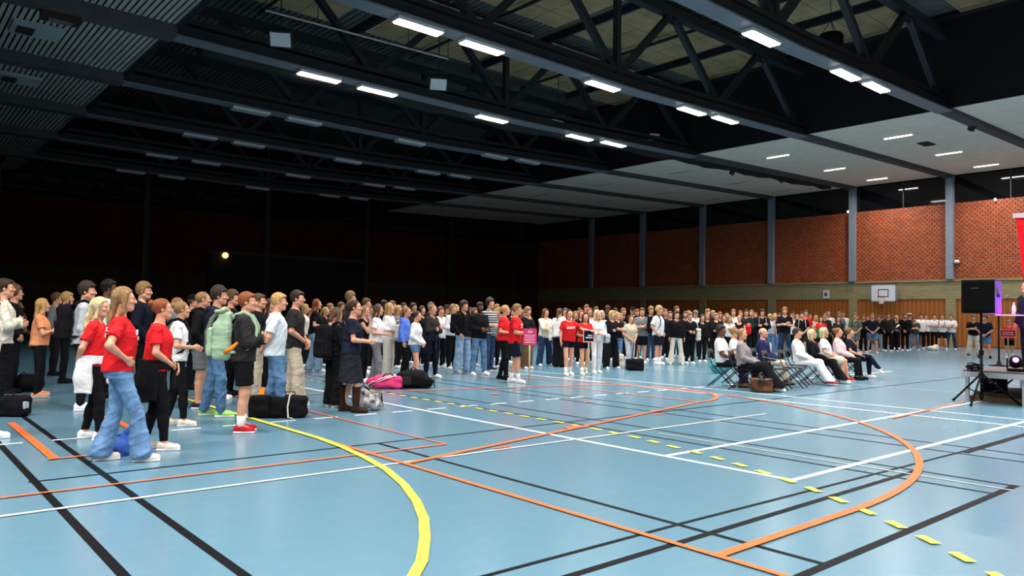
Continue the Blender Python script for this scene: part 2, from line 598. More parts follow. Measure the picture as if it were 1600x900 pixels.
def legs(kind):
    """hip, knee, ankle for +x and -x, and root shift"""
    L = dict(
        stand=(((0.09, 0, 0.92), (0.098, 0.015, 0.49), (0.100, -0.015, 0.085)), ((0.09, 0, 0.92), (0.098, 0.015, 0.49), (0.100, -0.015, 0.085))),
        apart=(((0.095, 0, 0.915), (0.145, 0.015, 0.49), (0.185, -0.015, 0.085)), ((0.095, 0, 0.915), (0.145, 0.015, 0.49), (0.185, -0.015, 0.085))),
        step=(((0.09, 0, 0.915), (0.105, 0.09, 0.49), (0.11, 0.10, 0.085)), ((0.09, 0, 0.915), (0.10, -0.02, 0.49), (0.105, -0.12, 0.085))),
        step2=(((0.09, 0.0, 0.915), (0.11, 0.17, 0.49), (0.12, 0.22, 0.085)), ((0.09, 0, 0.915), (0.10, -0.02, 0.48), (0.105, -0.14, 0.085))),
        sit=(((0.09, 0, 0.93), (0.11, 0.42, 0.93), (0.11, 0.42, 0.505)), ((0.09, 0, 0.93), (0.11, 0.42, 0.93), (0.11, 0.48, 0.505))),
        sitx=(((0.09, 0, 0.93), (0.10, 0.42, 0.94), (0.09, 0.70, 0.53)), ((0.09, 0, 0.93), (0.10, 0.42, 0.93), (0.10, 0.62, 0.505))),
        sitc=(((0.09, 0, 0.93), (0.02, 0.42, 1.02), (-0.06, 0.66, 0.70)), ((0.09, 0, 0.93), (0.09, 0.42, 0.93), (0.09, 0.42, 0.505))),
    )[kind]
    out = []
    for sx, (h, k, a) in zip((1, -1), L):
        m = np.array((sx, 1, 1.0))
        out.append([np.array(v, float) * m for v in (h, k, a)])
    return out

SEAT = -0.42
def rootz(kind):
    return SEAT if kind.startswith('sit') else 0.0

TORSO = dict(
    m=[(0.84, 0.150, 0.100, -0.012), (0.93, 0.166, 0.114, -0.016), (1.04, 0.150, 0.100, 0), (1.15, 0.152, 0.100, 0.002), (1.28, 0.172, 0.116, 0.004), (1.36, 0.176, 0.108, -0.004), (1.42, 0.150, 0.082, -0.012), (1.47, 0.085, 0.062, -0.016)],
    f=[(0.84, 0.155, 0.104, -0.014), (0.93, 0.170, 0.118, -0.020), (1.07, 0.128, 0.090, 0), (1.15, 0.130, 0.092, 0.004), (1.26, 0.148, 0.122, 0.016), (1.35, 0.155, 0.100, 0.0), (1.41, 0.135, 0.076, -0.010), (1.46, 0.075, 0.056, -0.016)])

LEAN = dict(stand=0.0, apart=0.0, step=0.02, step2=0.0, sit=-0.10, sitx=-0.12, sitc=-0.10)
def sh(p, kind):
    """shear by the lean, about hip height"""
    p = np.array(p, float)
    p[1] += LEAN[kind] * max(0, p[2] - 0.95)
    return p

def torso_prof(sex, kind, ease=0.0, hang=False, lo=None):
    rows = []
    T = TORSO[sex]
    cw, cd = max(r[1] for r in T if r[0] > 1.2), max(r[2] for r in T if r[0] > 1.2)
    for (z, w, d, cy) in T:
        if hang and z < 1.3:
            w, d = max(w, cw * hang), max(d, cd * hang)
        e = ease if z < 1.40 else ease * 0.5
        rows.append((z, 0, cy + LEAN[kind] * max(0, z - 0.95), w + e, d + e))
    if lo is not None and lo < rows[0][0]:
        rows.insert(0, (lo,) + rows[0][1:])
    return rows

def shoulder(sex, sx):
    return np.array((sx * (0.188 if sex == 'm' else 0.165), -0.012, 1.390))

@cached
def body_geo(lod, pose, kind, sex, hyaw, hpitch):
    g = 1.0 if sex == 'm' else 0.88
    f = Field((-0.62, -0.32, 0.03), (0.62, 0.80, 1.62), LOD_BODY[lod]) if not kind.startswith('step') and kind not in ('stand', 'apart') else Field((-0.56, -0.32, 0.03), (0.56, 0.42, 1.62), LOD_BODY[lod])
    f.loft([(z, cx, cy, w, d) for z, cx, cy, w, d in torso_prof(sex, kind)], 2.3, 0.03)
    hip_legs = legs(kind)
    for (h, k, a) in hip_legs:
        f.cone(h, k, 0.086, 0.056, 0.03)
        f.cone(k, a, 0.054, 0.036, 0.02)
        mid = k + (a - k) * 0.3
        off = np.array((0, -0.014, 0)) if not kind.startswith('sit') else np.array((0, -0.01, -0.005))
        f.cone(mid + off, k + (a - k) * 0.55 + off, 0.050 * (0.95 if sex == 'f' else 1), 0.040, 0.02)
        f.cone(a, a + np.array((0, 0.10, -0.045)), 0.034, 0.026, 0.02)
    for sx, (e, w, n, t, c) in zip((1, -1), arms(pose)):
        s0 = sh(shoulder(sex, sx), kind)
        e, w = sh(e, kind), sh(w, kind)
        f.cone(sh((sx * 0.05, -0.015, 1.425), kind), s0, 0.050 * g, 0.056 * g, 0.03)
        f.cone(s0, e, 0.054 * g, 0.041 * g, 0.02)
        f.cone(e, w, 0.041 * g, 0.028 * g, 0.012)
        f.cone(e, e + (w - e) * 0.4, 0.043 * g, 0.040 * g, 0.015)
    nb, nt = sh((0, -0.018, 1.43), kind), sh((0, 0.0, 1.56), kind)
    f.cone(nb, nt, 0.060 * g, 0.048 * g, 0.03)
    V, Q = f.net()
    parts = [(V, Q, 0)]
    # head
    hV, hQ, hM = head_geo(lod, sex)
    parts.append(((hV @ head_rot(hyaw, hpitch).T) + head_pos(kind), hQ, hM))
    for sx, (e, w, n, t, c) in zip((1, -1), arms(pose)):
        e, w = sh(e, kind), sh(w, kind)
        x = (w - e) / np.linalg.norm(w - e)
        if pose == 'clasp':
            x = np.array((-sx * 0.75, 0.15, -0.65)); x /= np.linalg.norm(x)
        if pose == 'chin' and sx > 0:
            x = np.array((-0.1, -0.25, 1.0)); x /= np.linalg.norm(x)
        n = n - x * (n @ x); n /= np.linalg.norm(n)
        y = t - x * (t @ x) - n * (t @ n); y /= np.linalg.norm(y)
        B = np.stack([x, y, n], 1) * (1.0 if sex == 'm' else 0.92)
        hv, hq = hand_geo(lod, c)
        if np.linalg.det(B) < 0:
            hq = hq[:, ::-1]
        parts.append((hv @ B.T + w, hq, 0))
    V, Q, MI = merge(parts)
    V = V + np.array((0, 0, rootz(kind)))
    return make_mesh('body', V, Q, 4, MI)

def head_rot(yaw, pitch):
    cy, sy, cp, sp = math.cos(R(yaw)), math.sin(R(yaw)), math.cos(R(pitch)), math.sin(R(pitch))
    Rz = np.array(((cy, -sy, 0), (sy, cy, 0), (0, 0, 1)))
    Rx = np.array(((1, 0, 0), (0, cp, -sp), (0, sp, cp)))
    return Rz @ Rx
def head_pos(kind):
    p = sh((0, 0.022, 1.632), kind)
    return p

# ------------------------------------------------------------------ hair (head coordinates)
def hair_cap(f, t, low=-0.03, brow=0.045, side=0.02, top=0.0):
    """shell over the skull; low = how far down at the back, brow = hairline height in front"""
    f.ell((0, -0.018, 0.030 + top * 0.5), (0.078 + t, 0.097 + t, 0.089 + t + top), 0.01)
    def keep(X, Y, Z):
        # hairline: at the front it is high (brow), behind the ears it drops to low
        s = np.clip((Y + 0.01) / 0.07, 0, 1)
        line = low + (brow + 0.020 - low) * (s * s * (3 - 2 * s))
        return line - Z
    f.cut(keep)

@cached
def hair_geo(style, lod):
    h = LOD_HAIR[lod]
    f = Field((-0.16, -0.24, -0.46), (0.16, 0.17, 0.19), h)
    tk = max(0.008, 0.8 * h)
    if style == 'sh':
        hair_cap(f, tk, -0.045, 0.052, top=0.012)
        f.ell((0.0, 0.055, 0.085), (0.062, 0.042, 0.026), 0.02)
    elif style == 'bz':
        hair_cap(f, max(0.005, 0.5 * h), -0.035, 0.058)
    elif style == 'qf':
        hair_cap(f, tk + 0.004, -0.045, 0.050, top=0.02)
        f.cone((-0.04, 0.066, 0.085), (0.045, 0.074, 0.080), 0.026, 0.024, 0.02)
        f.cone((-0.03, 0.03, 0.115), (0.03, 0.03, 0.115), 0.03, 0.03, 0.02)
    elif style == 'cu':
        hair_cap(f, tk + 0.008, -0.045, 0.045, top=0.02)
        rs = np.random.RandomState(3)
        for i in range(46):
            a, b = rs.uniform(0, 6.28), rs.uniform(-0.1, 1.5)
            d = np.array((math.cos(a) * math.cos(b), math.sin(a) * math.cos(b), math.sin(b)))
            p = np.array((0, -0.012, 0.03)) + d * np.array((0.082, 0.10, 0.10))
            if p[1] > 0.05 and p[2] < 0.06:
                continue
            f.ell(p, (0.022,) * 3, 0.006)
    elif style in ('ln', 'wv'):
        hair_cap(f, tk, -0.10, 0.058, top=0.008)
        f.cone((0, -0.085, 0.02), (0, -0.115, -0.20), 0.055, 0.050, 0.03, flat=(1.5, 0.62, 1))
        f.cone((0, -0.115, -0.18), (0, -0.150, -0.38), 0.052, 0.034, 0.03, flat=(1.75, 0.55, 1))
        for sx in (-1, 1):
            f.cone((sx * 0.075, 0.02, 0.06), (sx * 0.088, -0.015, -0.13), 0.022, 0.026, 0.02)
            f.cone((sx * 0.088, -0.02, -0.13), (sx * 0.105, -0.085, -0.25), 0.026, 0.024, 0.02)
        if style == 'wv':
            f.cone((0, -0.11, -0.12), (0, -0.15, -0.36), 0.066, 0.060, 0.03, flat=(1.7, 0.7, 1))
            f.ripple(0.007, 5, (40, 40, 18))
    elif style == 'bb':
        hair_cap(f, tk + 0.003, -0.12, 0.058, top=0.008)
        f.cone((0, -0.07, 0.01), (0, -0.075, -0.11), 0.058, 0.050, 0.03, flat=(1.4, 0.7, 1))
        for sx in (-1, 1):
            f.cone((sx * 0.078, 0.015, 0.05), (sx * 0.086, 0.00, -0.115), 0.024, 0.024, 0.02)
    elif style == 'pt':
        hair_cap(f, tk, -0.05, 0.060)
        f.ell((0, -0.118, 0.045), (0.026, 0.022, 0.026), 0.02)
        f.cone((0, -0.135, 0.04), (0, -0.165, -0.10), 0.026, 0.032, 0.02)
        f.cone((0, -0.165, -0.10), (0.0, -0.150, -0.25), 0.032, 0.014, 0.02)
    elif style == 'bn':
        hair_cap(f, tk, -0.05, 0.060)
        f.ell((0, -0.122, 0.075), (0.042, 0.036, 0.040), 0.012)
    elif style == 'bd':                       # a fringe round a bald head
        f.ell((0, -0.022, 0.012), (0.0815, 0.098, 0.06), 0.01)
        f.cut(lambda X, Y, Z: np.maximum(np.maximum(Z - 0.035, -0.045 - Z), Y - 0.02))
    elif style in ('cp', 'sc'):
        hair_cap(f, tk, -0.045, 0.03)
        f.cut(lambda X, Y, Z: Z - 0.05)
    # keep the face open
    f.cut(lambda X, Y, Z: np.minimum(np.minimum(Y - 0.045, 0.060 - Z), 0.064 - np.abs(X)) if style in ('ln', 'wv', 'bb', 'cp', 'sc') else np.minimum(Y - 0.03, 0.056 - Z))
    V, Q = f.net()
    return make_mesh('hair', V, Q, 1)

@cached
def hat_geo(style, lod):
    f = Field((-0.13, -0.15, -0.02), (0.13, 0.22, 0.18), LOD_HAIR[lod] * 0.9)
    if style == 'cp':
        f.ell((0, -0.015, 0.045), (0.092, 0.112, 0.098), 0.01)
        f.cut(lambda X, Y, Z: 0.035 - Z)
        f.ell((0, 0.115, 0.045), (0.075, 0.085, 0.014), 0.01)
    else:
        f.ell((0, -0.01, 0.055), (0.094, 0.112, 0.050), 0.01)
        f.cut(lambda X, Y, Z: 0.03 - Z)
        f.ell((0, -0.005, 0.115), (0.125, 0.14, 0.026), 0.015)
        f.ell((0, 0.11, 0.04), (0.07, 0.06, 0.012), 0.01)
    V, Q = f.net()
    mi = (V[Q].mean(1)[:, 2] < 0.085).astype(np.int32) if style == 'sc' else np.zeros(len(Q), np.int32)
    return make_mesh('hat', V, Q, 2, mi)

# ------------------------------------------------------------------ garments
@cached
def top_geo(lod, pose, kind, sex, typ):
    h = LOD_CLOTH[lod]
    sit = kind.startswith('sit')
    f = Field((-0.60, -0.36, 0.60), (0.60, 0.42, 1.56), h)
    ease, hang, hem = dict(tee=(0.027, 0.97, 0.86), ls=(0.022, 0.93, 0.90), hd=(0.032, 0.96, 0.88), jk=(0.032, 0.98, 0.80), sh=(0.028, 0.98, 0.86), tk=(0.016, 0.9, 0.92), cropped=(0.018, 0.95, 1.0))[typ]
    if sex == 'f' and typ == 'tee':
        hem = 0.90
    if sit:
        hem = 0.93
    ease += 0.25 * h
    f.loft(torso_prof(sex, kind, ease, hang, lo=min(hem, 0.84) - 0.02), 2.4, 0.03)
    g = 1.0 if sex == 'm' else 0.9
    for sx, (e, w, n, t, c) in zip((1, -1), arms(pose)):
        s0 = sh(shoulder(sex, sx), kind)
        e, w = sh(e, kind), sh(w, kind)
        f.cone(sh((sx * 0.06, -0.015, 1.425), kind), s0, 0.058 * g, 0.058 * g + ease * 0.35, 0.03)
        if typ in ('tee', 'cropped'):
            f.cone(s0, s0 + (e - s0) * (0.80 if sex == 'm' else 0.66), 0.058 * g, 0.064 * g + ease * 0.4, 0.02, cap=True)
        elif typ in ('ls', 'hd', 'jk', 'sh'):
            ex = 0.012 if typ == 'ls' else 0.022
            f.cone(s0, e, 0.060 * g + ex * 0.6, 0.048 * g + ex, 0.02)
            end = 0.93 if not (typ == 'sh' and pose in ('belly',)) else 0.35
            f.cone(e, e + (w - e) * end, 0.047 * g + ex, 0.035 * g + ex, 0.02)
    if typ in ('hd',):
        f.cone(sh((-0.07, -0.095, 1.455), kind), sh((0.07, -0.095, 1.455), kind), 0.042, 0.042, 0.03)
        f.cone(sh((0, -0.12, 1.42), kind), sh((0, -0.13, 1.34), kind), 0.05, 0.03, 0.03)
        f.cone(sh((-0.075, -0.05, 1.475), kind), sh((-0.03, 0.055, 1.44), kind), 0.026, 0.02, 0.02)
        f.cone(sh((0.075, -0.05, 1.475), kind), sh((0.03, 0.055, 1.44), kind), 0.026, 0.02, 0.02)
    if typ in ('sh', 'jk'):
        for sx in (-1, 1):
            f.cone(sh((sx * 0.07, -0.05, 1.475), kind), sh((sx * 0.03, 0.06, 1.43), kind), 0.020, 0.018, 0.015)
    if lod < 2:
        f.ripple(0.0022, hash_(pose + kind + typ), (11, 11, 7))
        f.crease(0.0078 if lod == 0 else 0.0055, hash_(pose + kind + typ) + 3, 5, 0.8)
    # neck opening
    nb, nt = sh((0, 0.012, 1.415), kind), sh((0, 0.01, 1.60), kind)
    r = dict(tee=0.064, ls=0.062, hd=0.062, jk=0.066, sh=0.062, tk=0.085, cropped=0.07)[typ]
    f.cone(nb, nt, r, r + 0.02, 0.01, 's')
    f.cut(lambda X, Y, Z: hem + (0.012 * np.sin(9 * X + 3 * Y)) - Z)
    V, Q = f.net()
    V = V + np.array((0, 0, rootz(kind)))
    return make_mesh(typ, V, Q, 1)

def hash_(s):
    return sum((i + 1) * ord(c) for i, c in enumerate(s)) % 1000

@cached
def bottom_geo(lod, kind, sex, typ):
    h = LOD_CLOTH[lod]
    sit = kind.startswith('sit')
    f = Field((-0.34, -0.34, 0.02), (0.34, 0.95 if sit else 0.45, 1.06), h)
    e0 = 0.012 + 0.25 * h
    R_ = dict(jn=(0.092, 0.068, 0.058), sl=(0.088, 0.060, 0.047), lg=(0.087, 0.056, 0.038), wd=(0.100, 0.092, 0.100), fl=(0.086, 0.062, 0.104), so=(0.100, 0.095, 0.0), ms=(0.094, 0.092, 0.0), sk=(0, 0, 0), msk=(0, 0, 0))[typ]
    hip = [r for r in torso_prof(sex, kind, e0 - 0.003) if r[0] < 1.2]
    zt = 1.02 if sex == 'f' else 0.97
    f.loft(hip, 2.3, 0.03, z0=0.84, z1=zt)
    if typ in ('sk', 'msk') and not sit:
        lo = 0.46 if typ == 'sk' else 0.62
        f.loft([(lo, 0, 0.0, 0.235, 0.20), (0.75, 0, -0.01, 0.20, 0.165), (0.93, 0, -0.02, 0.182, 0.135), (1.05, 0, 0, 0.14, 0.10)], 2.2, 0.02, z0=lo, z1=zt)
    else:
        if sit and typ in ('sk', 'msk'):
            R_ = (0.115, 0.12, 0.15 if typ == 'sk' else 0)
        for (hp, k, a) in legs(kind):
            if typ in ('so', 'ms'):
                t = 0.78 if typ == 'so' else 0.42
                f.cone(hp, hp + (k - hp) * t, R_[0] + e0 * 0.5, R_[1] + e0 * 0.5, 0.03, cap=True)
            elif typ == 'msk':
                f.cone(hp, hp + (k - hp) * 0.75, R_[0], R_[1], 0.05)
            else:
                f.cone(hp, k, R_[0] + e0 * 0.4, R_[1] + e0 * 0.4, 0.03)
                f.cone(k, a + (a - k) * 0.02, R_[1] + e0 * 0.4, R_[2] + e0 * 0.4, 0.02)
                if typ in ('sl', 'lg', 'jn', 'fl'):
                    mid = k + (a - k) * 0.3
                    off = np.array((0, -0.012, 0.0))
                    f.cone(mid + off, k + (a - k) * 0.5 + off, 0.053 + e0 * 0.5, 0.046 + e0 * 0.5, 0.03)
    if lod < 2:
        a = dict(lg=0.25, sl=0.8).get(typ, 1.0)
        f.ripple(0.0018 * a, hash_(kind + typ), (12, 12, 8))
        f.crease((0.0078 if lod == 0 else 0.0055) * a, hash_(kind + typ) + 7, 5, 1.6)
    if not sit:
        # hem plane
        zc = dict(so=0.56, ms=0.74, lg=0.11).get(typ, 0.045)
        if typ not in ('sk', 'msk'):
            f.cut(lambda X, Y, Z: zc - Z)
    else:
        f.cut(lambda X, Y, Z: 0.52 - Z)
    V, Q = f.net()
    V = V + np.array((0, 0, rootz(kind)))
    return make_mesh(typ, V, Q, 1)

@cached
def shoe_geo(lod, typ):
    f = Field((-0.09, -0.12, -0.10), (0.09, 0.24, 0.36 if typ == 'boot' else 0.08), (0.009, 0.013, 0.018)[lod])
    f.cone((0, -0.035, -0.040), (0, 0.145, -0.052), 0.043, 0.036, 0.02)
    f.cone((0.004, 0.06, -0.050), (0.004, 0.13, -0.055), 0.046, 0.042, 0.02, flat=(1, 1, 0.9))
    f.cone((0, -0.015, -0.02), (0, 0.06, -0.035), 0.046, 0.036, 0.03)
    if typ == 'boot':
        f.cone((0, -0.005, 0.0), (0, -0.005, 0.33), 0.050, 0.068, 0.03)
        f.cut(lambda X, Y, Z: Z - 0.32)
    else:
        f.cut(lambda X, Y, Z: Z - 0.028)
        f.cone((0, 0.0, 0.01), (0, 0.0, 0.06), 0.034, 0.036, 0.006, 's')
    f.rbox((0.002, 0.052, -0.074), (0.046, 0.128, 0.013), 0.012, 0.006)
    f.cut(lambda X, Y, Z: -0.085 - Z)
    V, Q = f.net()
    mi = (V[Q].mean(1)[:, 2] < -0.060).astype(np.int32)
    return make_mesh('shoe', V, Q, 2, mi)

@cached
def sock_geo():
    return MB().tube([(0, 0, -0.03), (0, 0, 0.03), (0, -0.004, 0.13)], [0.040, 0.043, 0.050], 12).mesh('sock', True)

@cached
def lace_geo():
    mb = MB()
    for i in range(4):
        y = 0.045 + 0.018 * i
        z = 0.015 - 0.0075 * i
        mb.tube([(-0.026, y - 0.004, z - 0.008), (0, y, z + 0.004), (0.026, y + 0.004, z - 0.008)], 0.0035, 5)
    return mb.mesh('laces', True)

@cached
def tied_geo(lod, kind, sex):
    f = Field((-0.32, -0.34, 0.50), (0.32, 0.32, 1.06), LOD_CLOTH[lod])
    f.loft([(0.58, 0, -0.04, 0.228, 0.178), (0.75, 0, -0.04, 0.230, 0.185), (0.92, 0, -0.03, 0.228, 0.178), (1.04, 0, -0.01, 0.205, 0.165)], 2.2, 0.02)
    f.cut(lambda X, Y, Z: np.minimum(Y - 0.02, 0.94 - Z))
    f.cone((-0.05, 0.165, 0.96), (0.05, 0.165, 0.97), 0.035, 0.035, 0.02)
    f.cone((-0.04, 0.18, 0.95), (-0.09, 0.17, 0.70), 0.035, 0.028, 0.02)
    f.cone((0.04, 0.18, 0.95), (0.07, 0.18, 0.72), 0.035, 0.028, 0.02)
    f.ripple(0.006, 8, (22, 22, 10))
    V, Q = f.net()
    return make_mesh('tied_jumper', V, Q, 1)

def chest_y(sex, kind, x, z, ease=0.03, hang=0.98):
    P = np.array(torso_prof(sex, kind, ease, hang))
    w, d, cy = np.interp(z, P[:, 0], P[:, 3]), np.interp(z, P[:, 0], P[:, 4]), np.interp(z, P[:, 0], P[:, 2])
    return cy + d * max(0.0, 1 - abs(x / w) ** 2.4) ** (1 / 2.4)

def letter_blocks(shirt, rows, back=False, x0=-0.11, x1=0.11, seed=1):
    """short white glyph-like strokes that follow the chest (the words cannot be read in the photo)"""
    rs = random.Random(seed)
    mb = MB()
    co = np.empty(len(shirt.vertices) * 3, np.float32)
    shirt.vertices.foreach_get('co', co)
    co = co.reshape(-1, 3)
    def skin_y(x, z):
        m = (np.abs(co[:, 0] - x) < 0.024) & (np.abs(co[:, 2] - z) < 0.03) & ((co[:, 1] < 0.0) if back else (co[:, 1] > 0.0))
        if not m.any():
            return 0.13
        return -co[m, 1].min() if back else co[m, 1].max()
    for (z, hgt, n) in rows:
        for i in range(n):
            a = x0 + (x1 - x0) * (i + 0.12) / n
            b = x0 + (x1 - x0) * (i + 0.84) / n
            ya = skin_y(a, z) + 0.004
            yb = skin_y(b, z) + 0.004
            s = -1 if back else 1
            for (u0, u1, v0, v1) in rs.choice([[(0, .3, 0, 1), (.3, 1, .75, 1), (.3, 1, 0, .25)], [(0, .3, 0, 1), (.7, 1, 0, 1), (.3, .7, .4, .65)], [(.35, .65, 0, 1), (0, 1, .78, 1)], [(0, 1, 0, .25), (0, .3, .25, 1), (.7, 1, .25, 1)]]):
                p = []
                for (u, v) in ((u0, v0), (u1, v0), (u1, v1), (u0, v1)):
                    p.append((a + (b - a) * u, s * (ya + (yb - ya) * u), z + hgt * (v - 0.5)))
                q = [(x, y - s * 0.012, zz) for x, y, zz in p]
                mb.add(q + p, [(4, 5, 6, 7), (0, 1, 5, 4), (1, 2, 6, 5), (2, 3, 7, 6), (3, 0, 4, 7), (3, 2, 1, 0)])
    return mb

TOPNAME = dict(tee='t_shirt', ls='long_sleeve_top', hd='hooded_sweatshirt', jk='jacket', sh='shirt', tk='vest_top', cropped='t_shirt')
BOTNAME = dict(jn='jeans', fl='flared_trousers', sl='trousers', lg='leggings', wd='wide_trousers', so='shorts', ms='short_shorts', sk='skirt', msk='skirt')

def person(x, y, rz, H, dep, sex, hstyle, hcol, sk, top, tcol, bot, bcol, shoe, pose, kind, extra, handle, label, z=0.0, group=None, hyaw=None):
    lod = 0 if dep < 12.6 else (1 if dep < 20.5 else 2)
    rnd = random.Random(hash_(label))
    S = H / 1.75
    group = group or ('guests seated before the stage' if kind.startswith('sit') else ('people standing in the crowd' if z == 0 else None))
    root = empty('person', label, 'person', (x, y, z), rz, group, S)
    hyaw = rnd.choice((-12, 0, 0, 12)) if hyaw is None else hyaw
    hp = -18 if ('lowered head' in label or 'bowed' in label) else rnd.choice((0, 0, 4))
    bm = body_geo(lod, pose, kind, sex, hyaw, hp)
    link('body', bm, [skin(sk), M_EYE, M_IRIS if hcol in 'kdb' else hairm('b'), lip(sk)], root)
    hp_ = head_pos(kind) + np.array((0, 0, rootz(kind)))
    rot = (R(hp), 0, R(hyaw))
    hs = hstyle
    link('hair', hair_geo(hs, lod), hairm(hcol if hcol in HAIR and hs not in ('cp',) else 'b'), root, tuple(hp_), rot)
    if hs in ('cp', 'sc'):
        cm = hairm('char' if hs == 'sc' else hcol) if False else cloth({'cp': {'k': 'blk', 'char': 'char', 'blk': 'blk', 'grey': 'grey'}.get(hcol, 'blk'), 'sc': 'white'}[hs])
        link('cap', hat_geo(hs, lod), [cm, cloth('blk')], root, tuple(hp_), rot)
    shirt_me = top_geo(lod, pose, kind, sex, top)
    link(TOPNAME[top], shirt_me, cloth(tcol), root)
    link(BOTNAME[bot], bottom_geo(lod, kind, sex, bot), cloth(bcol), root)
    typ = 'boot' if shoe == 'boot' else 'low'
    sole = cloth('white') if shoe not in ('boot', 'brown', 'blk') else cloth('blk')
    for sx, (h, k, a) in zip((1, -1), legs(kind)):
        p = a + np.array((0, 0, rootz(kind)))
        rx = 0.0
        if p[2] > 0.12:
            rx = -0.5
        link('boot' if typ == 'boot' else 'shoe', shoe_geo(lod, typ), [cloth(shoe), sole], root, tuple(p), (rx, 0, -sx * 0.12))
        if lod == 0 and typ == 'low':
            link('laces', lace_geo(), cloth('lgrey' if shoe in ('white', 'cream', 'green') else 'white'), root, tuple(p), (rx, 0, -sx * 0.12))
        if 'socks' in extra:
            d = k - a
            link('sock', sock_geo(), cloth('white'), root, tuple(p), (math.atan2(-d[1], d[2]), 0, 0))
    if 'tied' in extra:
        tc = extra.split('tied:')[1].split(',')[0]
        link('tied_jumper', tied_geo(lod, kind, sex), cloth(tc), root)
    if 'text' in extra:
        letter_blocks(shirt_me, [(1.30, 0.05, 5), (1.24, 0.03, 6)], seed=hash_(label)).build('lettering', cloth('white'), root)
        if dep < 10:
            letter_blocks(shirt_me, [(1.33, 0.035, 6), (1.27, 0.035, 5)], back=True, seed=3).build('lettering', cloth('white'), root)
    if 'band' in extra:
        letter_blocks(shirt_me, [(1.27, 0.06, 8)], x0=-0.13, x1=0.13, seed=5).build('lettering', cloth('white'), root)
    if 'glasses' in extra:
        mb = MB()
        for sx in (-1, 1):
            pts = [(sx * 0.032 + 0.021 * math.cos(t), 0.104, 0.006 + 0.017 * math.sin(t)) for t in np.linspace(0, 2 * math.pi, 13)]
            mb.tube(pts, 0.0018, 6)
            mb.tube([(sx * 0.053, 0.102, 0.008), (sx * 0.078, 0.06, 0.010), (sx * 0.082, -0.01, 0.010)], 0.0018, 6)
        mb.tube([(-0.011, 0.104, 0.008), (0.011, 0.104, 0.008)], 0.0018, 6)
        mb.build('glasses', plain('glasses_black', '101010', 0.3), root, loc=tuple(hp_), rot=rot)
    if 'beard' in extra:
        f = Field((-0.09, -0.02, -0.15), (0.09, 0.14, 0.0), LOD_HAIR[lod])
        f.ell((0, 0.026, -0.062), (0.064, 0.070, 0.066), 0.01)
        f.cut(lambda X, Y, Z: np.maximum(Z + 0.022 - np.maximum(0, np.abs(X) - 0.03) * 1.2, -Y))
        f.ell((0, 0.100, -0.061), (0.024, 0.022, 0.012), 0.006, 's')
        V, Q = f.net()
        link('beard', make_mesh('beard', V, Q, 1), hairm(hcol), root, tuple(hp_), rot)
    if 'lanyard' in extra:
        mb = MB()
        mb.tube([(-0.06, -0.02, 1.47), (-0.055, chest_y(sex, kind, -0.05, 1.36) + 0.012, 1.36), (0, chest_y(sex, kind, 0, 1.12) + 0.02, 1.12), (0.055, chest_y(sex, kind, 0.05, 1.36) + 0.012, 1.36), (0.06, -0.02, 1.47)], 0.006, 6, flat=0.5)
        mb.box(-0.03, 0.03, chest_y(sex, kind, 0, 1.10) + 0.016, chest_y(sex, kind, 0, 1.10) + 0.022, 1.04, 1.12)
        mb.build('lanyard', cloth('rose'), root, loc=(0, 0, rootz(kind)))
    if 'lapels' in extra:
        mb = MB()
        for sx in (-1, 1):
            c = chest_y(sex, kind, 0.03, 1.25) + 0.012
            mb.add([(0.0, c, 1.12), (sx * 0.075, c - 0.012, 1.36), (sx * 0.035, c - 0.03, 1.42), (0.0, c - 0.01, 1.30), (0.0, c + 0.005, 1.12), (sx * 0.075, c - 0.006, 1.36), (sx * 0.035, c - 0.025, 1.42), (0, c - 0.004, 1.30)], [(4, 5, 6, 7), (0, 3, 2, 1), (0, 1, 5, 4), (1, 2, 6, 5)])
        mb.build('shirt_front', cloth('white'), root, loc=(0, 0, rootz(kind)))
    if 'swoosh' in extra:
        mb = MB()
        pts = [(0.053, 0.00, -0.034), (0.052, 0.05, -0.052), (0.048, 0.085, -0.044), (0.040, 0.12, -0.026)]
        for sx, (h, k, a) in zip((1, -1), legs(kind)):
            mb.tube([tuple(a + np.array((p[0], p[1], p[2]))) for p in pts], [0.003, 0.008, 0.006, 0.002], 6, flat=0.4)
        mb.build('shoe_mark', cloth('redsh'), root)
    if 'collar' in extra:
        pass
    return root

# ================================================================== THE HALL
M_FLOOR = None
def floor_mat():
    m, nt, b = newmat('sports_floor')
    N, L = nt.nodes.new, nt.links.new
    tc = N('ShaderNodeTexCoord')
    n1 = N('ShaderNodeTexNoise'); n1.inputs['Scale'].default_value = 0.35; n1.inputs['Detail'].default_value = 5
    n2 = N('ShaderNodeTexNoise'); n2.inputs['Scale'].default_value = 7.0; n2.inputs['Detail'].default_value = 6
    L(tc.outputs['Object'], n1.inputs['Vector']); L(tc.outputs['Object'], n2.inputs['Vector'])
    mx = N('ShaderNodeMix'); mx.data_type = 'RGBA'
    mx.inputs[6].default_value = srgb('587c8e'); mx.inputs[7].default_value = srgb('618698')
    L(n1.outputs[0], mx.inputs[0])
    mx2 = N('ShaderNodeMix'); mx2.data_type = 'RGBA'
    rp = N('ShaderNodeValToRGB'); rp.color_ramp.elements[0].position = 0.55; rp.color_ramp.elements[1].position = 0.75
    rp.color_ramp.elements[0].color = (0, 0, 0, 1); rp.color_ramp.elements[1].color = (0.12, 0.12, 0.12, 1)
    L(n2.outputs[0], rp.inputs[0]); L(rp.outputs[0], mx2.inputs[0])
    L(mx.outputs[2], mx2.inputs[6]); mx2.inputs[7].default_value = srgb('7a9caf')
    L(mx2.outputs[2], b.inputs['Base Color'])
    b.inputs['Roughness'].default_value = 0.24
    b.inputs['Specular IOR Level'].default_value = 0.5
    return m

